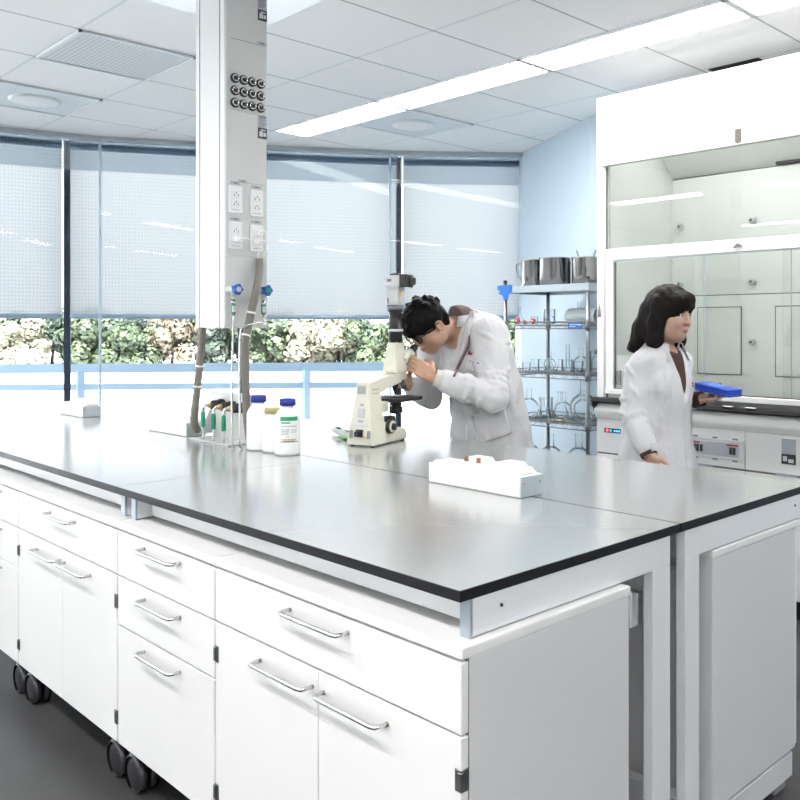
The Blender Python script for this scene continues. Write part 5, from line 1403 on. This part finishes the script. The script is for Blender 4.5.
# collar and lapels, maroon lining edge
cd = npv((.6962, -.7178, 0)); view = Vector(-cd)
nu_ = Vector(neck)
def ring_pt(a, r, z): return Vector((neck[0]+math.cos(a)*r, neck[1]+.015+math.sin(a)*r*.95, neck[2]+z))
mb = MB(); prev = None
for k_ in range(25):
    a = math.radians(-62 + 304*k_/24)
    back = .5+.5*math.sin(a); q = [ring_pt(a, .080, -.022+.022*back), ring_pt(a, .082, .016+.022*back), ring_pt(a, .092, .015+.022*back), ring_pt(a, .110, -.032+.026*back)]
    v = [mb.bm.verts.new(p) for p in q]
    if prev:
        for i in range(3):
            f = mb.bm.faces.new((prev[i], v[i], v[i+1], prev[i+1])); f.smooth = True
    prev = v
o = mb.build('collar', 'coat_white', man, recalc=False); md = o.modifiers.new('t', 'SOLIDIFY'); md.thickness = .005
mb = MB(); prev = None
for k_ in range(25):
    a = math.radians(-58 + 296*k_/24); back = .5+.5*math.sin(a)
    v = [mb.bm.verts.new(ring_pt(a, .0765, -.040+.022*back)), mb.bm.verts.new(ring_pt(a, .0785, .0145+.022*back))]
    if prev: f = mb.bm.faces.new((prev[0], v[0], v[1], prev[1])); f.smooth = True
    prev = v
o = mb.build('collar_lining', 'stripe_maroon', man, recalc=False); md = o.modifiers.new('t', 'SOLIDIFY'); md.thickness = .003
# left lapel: a folded strip from the collar down the chest
mb = MB(); prev = None
for k_ in range(13):
    t = k_/12
    c = Vector(neck+npv((.085, -.025, .045)))*(1-t) + Vector((-2.865, 2.772, 1.185))*t
    w_ = .034*(1-t)+.006 + .034*math.sin(PI*min(1, t*1.15))
    sd = Vector((.80, -.10, -.10+.15*t)); row = []
    for j in range(5):
        p = c + sd*w_*(j/4)
        q, n = sk.cast(p - view*.25, view, .010+.007*math.sin(PI*j/4)); row.append(mb.bm.verts.new(q if (q-p).length < .09 else p))
    if prev:
        for j in range(4):
            f = mb.bm.faces.new((prev[j], row[j], row[j+1], prev[j+1])); f.smooth = True
    prev = row
o = mb.build('lapel', 'coat_white', man, recalc=False); md = o.modifiers.new('t', 'SOLIDIFY'); md.thickness = .005
pts = [Vector(neck+npv((.112, -.022, .040))), Vector((-2.800, 2.80, 1.40)), Vector((-2.792, 2.79, 1.33)), Vector((-2.832, 2.78, 1.25)), Vector((-2.868, 2.77, 1.18))]
sk.cord('lining_edge', 'stripe_maroon', pts, view, .0055, .006)
# placket, pockets, emblem and stitched marks
sk.cord('placket_seam', 'coat_seam', [(-2.868, 2.77, 1.17), (-2.87, 2.80, 1.0), (-2.87, 2.80, .8), (-2.87, 2.78, .55)], (0, 1, 0), .0018, .0006)
o_ = (-2.825, 2.815, 1.256); du = (.072, .02, -.012); dv = (-.010, -.006, -.046)
sk.patch('chest_pocket', 'coat_white', o_, du, dv, view, 10, 10, .0035)
sk.patch('pocket_flap_seam', 'coat_seam', Vector(o_)+Vector(dv)*.16, Vector(du), Vector(dv)*.02, view, 10, 1, .0058, .0008)
for k_, u in enumerate((.16, .42, .72)):
    w_ = (.09, .10, .13)[k_]; sk.patch('stitched_letter', 'blue_cap', Vector(o_)+Vector(du)*u+Vector(dv)*.05, Vector(du)*w_*.45, Vector(dv)*.10, view, 2, 2, .0062, .001)
    if k_ < 2: sk.patch('stitched_letter', 'blue_cap', Vector(o_)+Vector(du)*u+Vector(dv)*.115, Vector(du)*w_*1.1, Vector(dv)*.035, view, 2, 2, .0062, .001)
    else: sk.patch('stitched_letter', 'blue_cap', Vector(o_)+Vector(du)*(u+.03)+Vector(dv)*.05, Vector(du)*w_*.8, Vector(dv)*.09, view, 2, 2, .0062, .001)
em = Vector((-2.815, 2.82, 1.292))
for (u, v, w_, h_, m_) in ((-.008, .004, .008, .016, 'black_label'), (.001, -.004, .009, .010, 'red_dot'), (-.012, -.008, .007, .007, 'blue_cap'), (-.003, -.012, .009, .006, 'red_print')):
    sk.patch('emblem', m_, em+Vector((.72*u, .69*u, v)), Vector((.72*w_, .69*w_, 0)), Vector((0, 0, -h_)), view, 2, 2, .003, .0012)
o_ = (-2.822, 2.83, .998); du = (.125, .085, .055); dv = (.062, -.008, -.137)
sk.patch('side_pocket', 'coat_white', o_, du, dv, view, 12, 12, .004)
sk.cord('pocket_seam', 'coat_seam', [Vector(o_)+Vector(du)*1.0, Vector(o_)+Vector(du)*.5, Vector(o_), Vector(o_)+Vector(dv)*.5, Vector(o_)+Vector(dv)*.96], view, .0016, .0048, 5)
# ------------------------------------------------------------------ the woman walking past the hood (faces +X)
wm = thing('person', 'person with shoulder-length dark hair in a white lab coat walking with a blue box', 'person', (-2.05, 3.2, 0))
neck = npv((-2.022, 3.205, 1.325)); pelvis = npv((-2.06, 3.2, .86))
Rs, Re, Rw = npv((-2.048, 3.078, 1.242)), npv((-2.060, 3.025, 1.035)), npv((-1.965, 3.0, .885))
Ls, Le, Lw = npv((-2.035, 3.330, 1.242)), npv((-2.115, 3.385, 1.055)), npv((-1.935, 3.365, 1.090))
HFm = head_frame((-1.992, 3.205, 1.462), (.985, -.06, -.10))
S_ = .93
hips = [npv((-2.06, 3.125, .83)), npv((-2.06, 3.275, .83))]; knees = [npv((-1.98, 3.13, .46)), npv((-2.10, 3.27, .46))]; ank = [npv((-1.93, 3.135, .085)), npv((-2.30, 3.265, .13))]
F = Field((-2.45, 2.92, 0.0), (-1.72, 3.50, 1.60), .0042)
SX_ = (1.35, 1, 1)
F.chain([pelvis, (-2.055, 3.2, 1.0), (-2.045, 3.2, 1.15), (-2.035, 3.2, 1.24)], [.145, .120, .135, .105], .03, SX_)
F.cap(Ls, Rs, .045, .045, .03); F.cap(neck+npv((-.015, 0, -.05)), hp(HFm, (0, -.03, -.06)), .047, .045, .02)
for a, b, c_ in ((Ls, Le, Lw), (Rs, Re, Rw)): F.cap(a, b, .040, .034, .02); F.cap(b, c_, .034, .022, .02)
for a, b, c_ in zip(hips, knees, ank):
    F.cap(a, b, .076, .050, .03); F.cap(b, c_, .050, .032, .02); F.cap(c_+npv((-.03, 0, -.05)), c_+npv((.13, 0, -.060)), .032, .022, .02)
head(F, HFm, S_)
hand(F, Rw, (.05, 0, -.10), (0, 1, .2), (1, 0, .3), (18, 25, 20), .92, .4)
hand(F, Lw, (.13, -.02, .012), (0, -.2, 1), (0, 1, .2), (12, 48, 40), .92, .7)
F.mesh('body', 'skin_fair', wm, 1)
face_parts(HFm, wm, S_, 'hair_dark')
# hair with fringe, flicked out at the shoulders
c0 = HFm[0]
F = Field(c0-npv((.22, .20, .26)), c0+npv((.20, .20, .17)), .0036)
F.ell((0, -.014, .030), (.094, .108, .096), .01, HFm)
for q in (-1, 1):
    F.chain([hp(HFm, (q*.068, -.01, .03)), hp(HFm, (q*.080, -.012, -.05)), hp(HFm, (q*.082, -.008, -.12)), hp(HFm, (q*.086, -.004, -.150))], [.036, .034, .032, .014], .03)
    F.chain([hp(HFm, (q*.050, -.07, .0)), hp(HFm, (q*.062, -.085, -.08)), hp(HFm, (q*.075, -.105, -.145)), hp(HFm, (q*.086, -.130, -.165))], [.045, .045, .034, .012], .03)
F.chain([hp(HFm, (0, -.08, .0)), hp(HFm, (0, -.098, -.08)), hp(HFm, (0, -.112, -.14)), hp(HFm, (0, -.135, -.162))], [.05, .048, .040, .014], .03)
F.ell((0, .070, .064), (.064, .034, .034), .02, HFm)
for x in (-.056, -.042, -.028, -.014, 0, .014, .028, .042, .056):
    F.cap(hp(HFm, (x, .078-abs(x)*.4, .065)), hp(HFm, (x*1.02, .1005-abs(x)*.42, .034)), .012, .006, .012)
F.ell((0, .118, -.044), (.063, .060, .072), .010, HFm, 'sub')
F.ell((0, .05, -.075), (.050, .07, .070), .012, HFm, 'sub')
F.cap(hp(HFm, (0, -.03, -.07)), hp(HFm, (0, .0, -.22)), .046, .05, .01, op='sub')
F.wob(.0014, [(120, 160, 12, 0, .6), (-150, 90, 10, 1.1, .6), (60, 210, -14, 2, .5)])
F.mesh('hair', 'hair_dark', wm, 1)
# sweater, trousers, shoes
F = Field((-2.25, 2.98, .80), (-1.82, 3.44, 1.36), .005)
F.chain([(-2.057, 3.2, .86), (-2.05, 3.2, 1.0), (-2.038, 3.2, 1.15), (-2.03, 3.2, 1.235)], [.152, .128, .144, .115], .03, (1.32, 1, 1)); F.cap(Ls+npv((0, -.03, 0)), Rs+npv((0, .03, 0)), .052, .052, .03)
F.cap(neck+npv((-.01, 0, -.06)), neck+npv((.03, 0, .06)), .058, .058, .01, op='sub'); F.cut((0, 0, .83), (0, 0, 1)); F.mesh('sweater', 'sweater_brown', wm, 1)
F = Field((-2.45, 2.98, .06), (-1.80, 3.42, .95), .007)
for a, b, c_ in zip(hips, knees, ank): F.cap(a+npv((0, 0, .03)), b, .090, .064, .03); F.cap(b, c_, .064, .054, .02)
F.cut((0, 0, .085), (0, 0, 1)); F.mesh('trousers', 'trouser_dark', wm, 1)
for c_ in ank:
    F = Field(c_+npv((-.12, -.09, -.10)), c_+npv((.24, .09, .05)), .005)
    F.cap(c_+npv((-.03, 0, -.045)), c_+npv((.13, 0, -.052)), .041, .031, .02); F.cap(c_+npv((-.01, 0, 0)), c_+npv((0, 0, -.04)), .042, .042, .02); F.cut((0, 0, .004), (0, 0, 1)); F.mesh('shoe', 'shoe_black', wm, 1)
# coat
F = Field((-2.42, 2.90, .48), (-1.72, 3.52, 1.40), .0048)
F.chain([(-2.06, 3.2, .52), (-2.06, 3.2, .70), (-2.06, 3.2, .86), (-2.055, 3.2, 1.0), (-2.045, 3.2, 1.15), (-2.038, 3.2, 1.235)], [.215, .195, .178, .158, .165, .128], .03, (1.26, 1, 1))
F.cap(Ls+npv((0, -.02, .002)), Rs+npv((0, .02, .002)), .054, .054, .04)
F.cap(Rs, Re, .060, .056, .03); F.cap(Re, Rw+(Re-Rw)*.18, .058, .047, .012); F.cap(Ls, Le, .066, .057, .03); F.cap(Le, Lw+(Le-Lw)*.36, .056, .048, .012)
ridges(F, Rs, Re, .062, .056, rl(8, .05, .7, .25, 90), .005, k=.012); ridges(F, Rs, Re, .061, .056, rl(7, .7, 1.05, .1, 120), .0055, k=.012); ridges(F, Re, Rw, .056, .046, rl(7, .0, .7, .12, 120), .0055, k=.012)
ridges(F, Le, Lw, .055, .046, rl(5, .0, .5, .14, 120), .0055, k=.012)
ridges(F, (-2.038, 3.2, 1.235), (-2.06, 3.2, .86), .14, .172, [(.12, g, .8, g+rg5.uniform(-35, 35)) for g in range(0, 360, 32)], .008, (1.26, 1, 1), .02)
ridges(F, (-2.06, 3.2, .86), (-2.06, 3.2, .54), .175, .212, [(.0, g, 1.0, g+rg5.uniform(-12, 12)) for g in range(0, 360, 26)], .012, (1.26, 1, 1), .035)
F.wob(.0034, [(28, 20, 8, 0, .6), (-22, 30, 14, 1.5, .6), (45, 12, 30, .7, .35), (15, 18, -42, 2.2, .35)])
F.cap(neck+npv((-.015, 0, -.03)), neck+npv((.03, 0, .12)), .066, .075, .01, op='sub')
F.chain([neck+npv((.06, 0, .0)), (-1.935, 3.20, 1.21), (-1.925, 3.20, 1.13)], [.062, .040, .008], .012) if False else None
F.cap(neck+npv((.075, 0, .0)), (-1.905, 3.20, 1.10), .058, .010, .012, op='sub')
F.cut((0, 0, .55), (0, 0, 1))
coat = F.mesh('lab_coat', 'coat_white', wm, 2); sk = Skin(coat)
for a, b, r in ((Rw, Re, .043), (Lw, Le, .041)):
    F = Field(a-.14, a+.16, .004); F.cap(a+(b-a)*(.26 if b is Re else .46), a+(b-a)*.04, r, r*.86, .0); F.cap(a+(b-a)*.03, a-(b-a)*.08, .027, .030, .004, op='sub'); F.mesh('sweater_cuff', 'sweater_brown', wm, 1)
# collar wings
for q in (-1, 1):
    mb = MB(); prev = None
    for k_ in range(11):
        a = math.radians(q*(38 + 130*k_/10)); r0, r1 = .071, .071+.034*(1-.35*k_/10)
        z0 = neck[2]-.010+.030*(k_/10); drop = .052*(1-k_/10)+.022
        ca, sa = math.cos(a), math.sin(a)
        P3 = [(r0, z0-.012), (r0+.003, z0+.018), (r0+.014, z0+.016), (r1+.012, z0+.016-drop)]
        v = [mb.bm.verts.new((neck[0]-.005+ca*r*.92, neck[1]+sa*r, z)) for r, z in P3]
        if prev:
            for i in range(3):
                f = mb.bm.faces.new((prev[i], v[i], v[i+1], prev[i+1])); f.smooth = True
        prev = v
    o = mb.build('collar', 'coat_white', wm, recalc=False); md = o.modifiers.new('t', 'SOLIDIFY'); md.thickness = .004
sk.cord('placket_seam', 'coat_seam', [(-1.93, 3.2, 1.10), (-1.92, 3.2, .95), (-1.90, 3.2, .75), (-1.88, 3.2, .57)], (-1, 0, 0), .0018, .0006)
view = Vector((-.6962, .7178, 0))
sk.patch('side_pocket', 'coat_white', (-2.0, 3.04, .93), (.10, .07, .0), (.0, .0, -.15), view, 10, 10, .004)
sk.cord('pocket_seam', 'coat_seam', [(-2.0, 3.04, .93), (-1.95, 3.075, .93), (-1.90, 3.11, .93)], view, .0018, .0048, 5)
sk.patch('emblem', 'red_dot', (-1.925, 3.27, 1.17), (.0, .022, 0), (0, 0, -.012), (-1, 0, 0), 2, 2, .003, .001)
sk.patch('emblem', 'blue_cap', (-1.925, 3.27, 1.155), (.0, .022, 0), (0, 0, -.010), (-1, 0, 0), 2, 2, .003, .001)
# blue box on her left palm
bx_ = thing('sample_box', 'flat blue sample box held out on the palm of the walking person', 'box', (-1.845, 3.345, 1.118))
bx_.matrix_basis = Matrix.Translation((-1.842, 3.340, 1.121)) @ Matrix.Rotation(math.radians(-12), 4, 'Z') @ Matrix.Rotation(math.radians(7), 4, 'Y')
mb = MB(); mb.box(-.092, .092, -.045, .045, 0, .022, .003); mb.build('base', 'box_blue', bx_, world=False)
mb = MB(); mb.box(-.093, .093, -.046, .046, .0225, .033, .003); ld = mb.build('lid', 'box_blue', bx_, world=False)
mb = MB(); mb.box(-.055, .03, -.030, .030, .033, .0338); mb.build('lid_label', 'box_blue_light', ld, world=False)
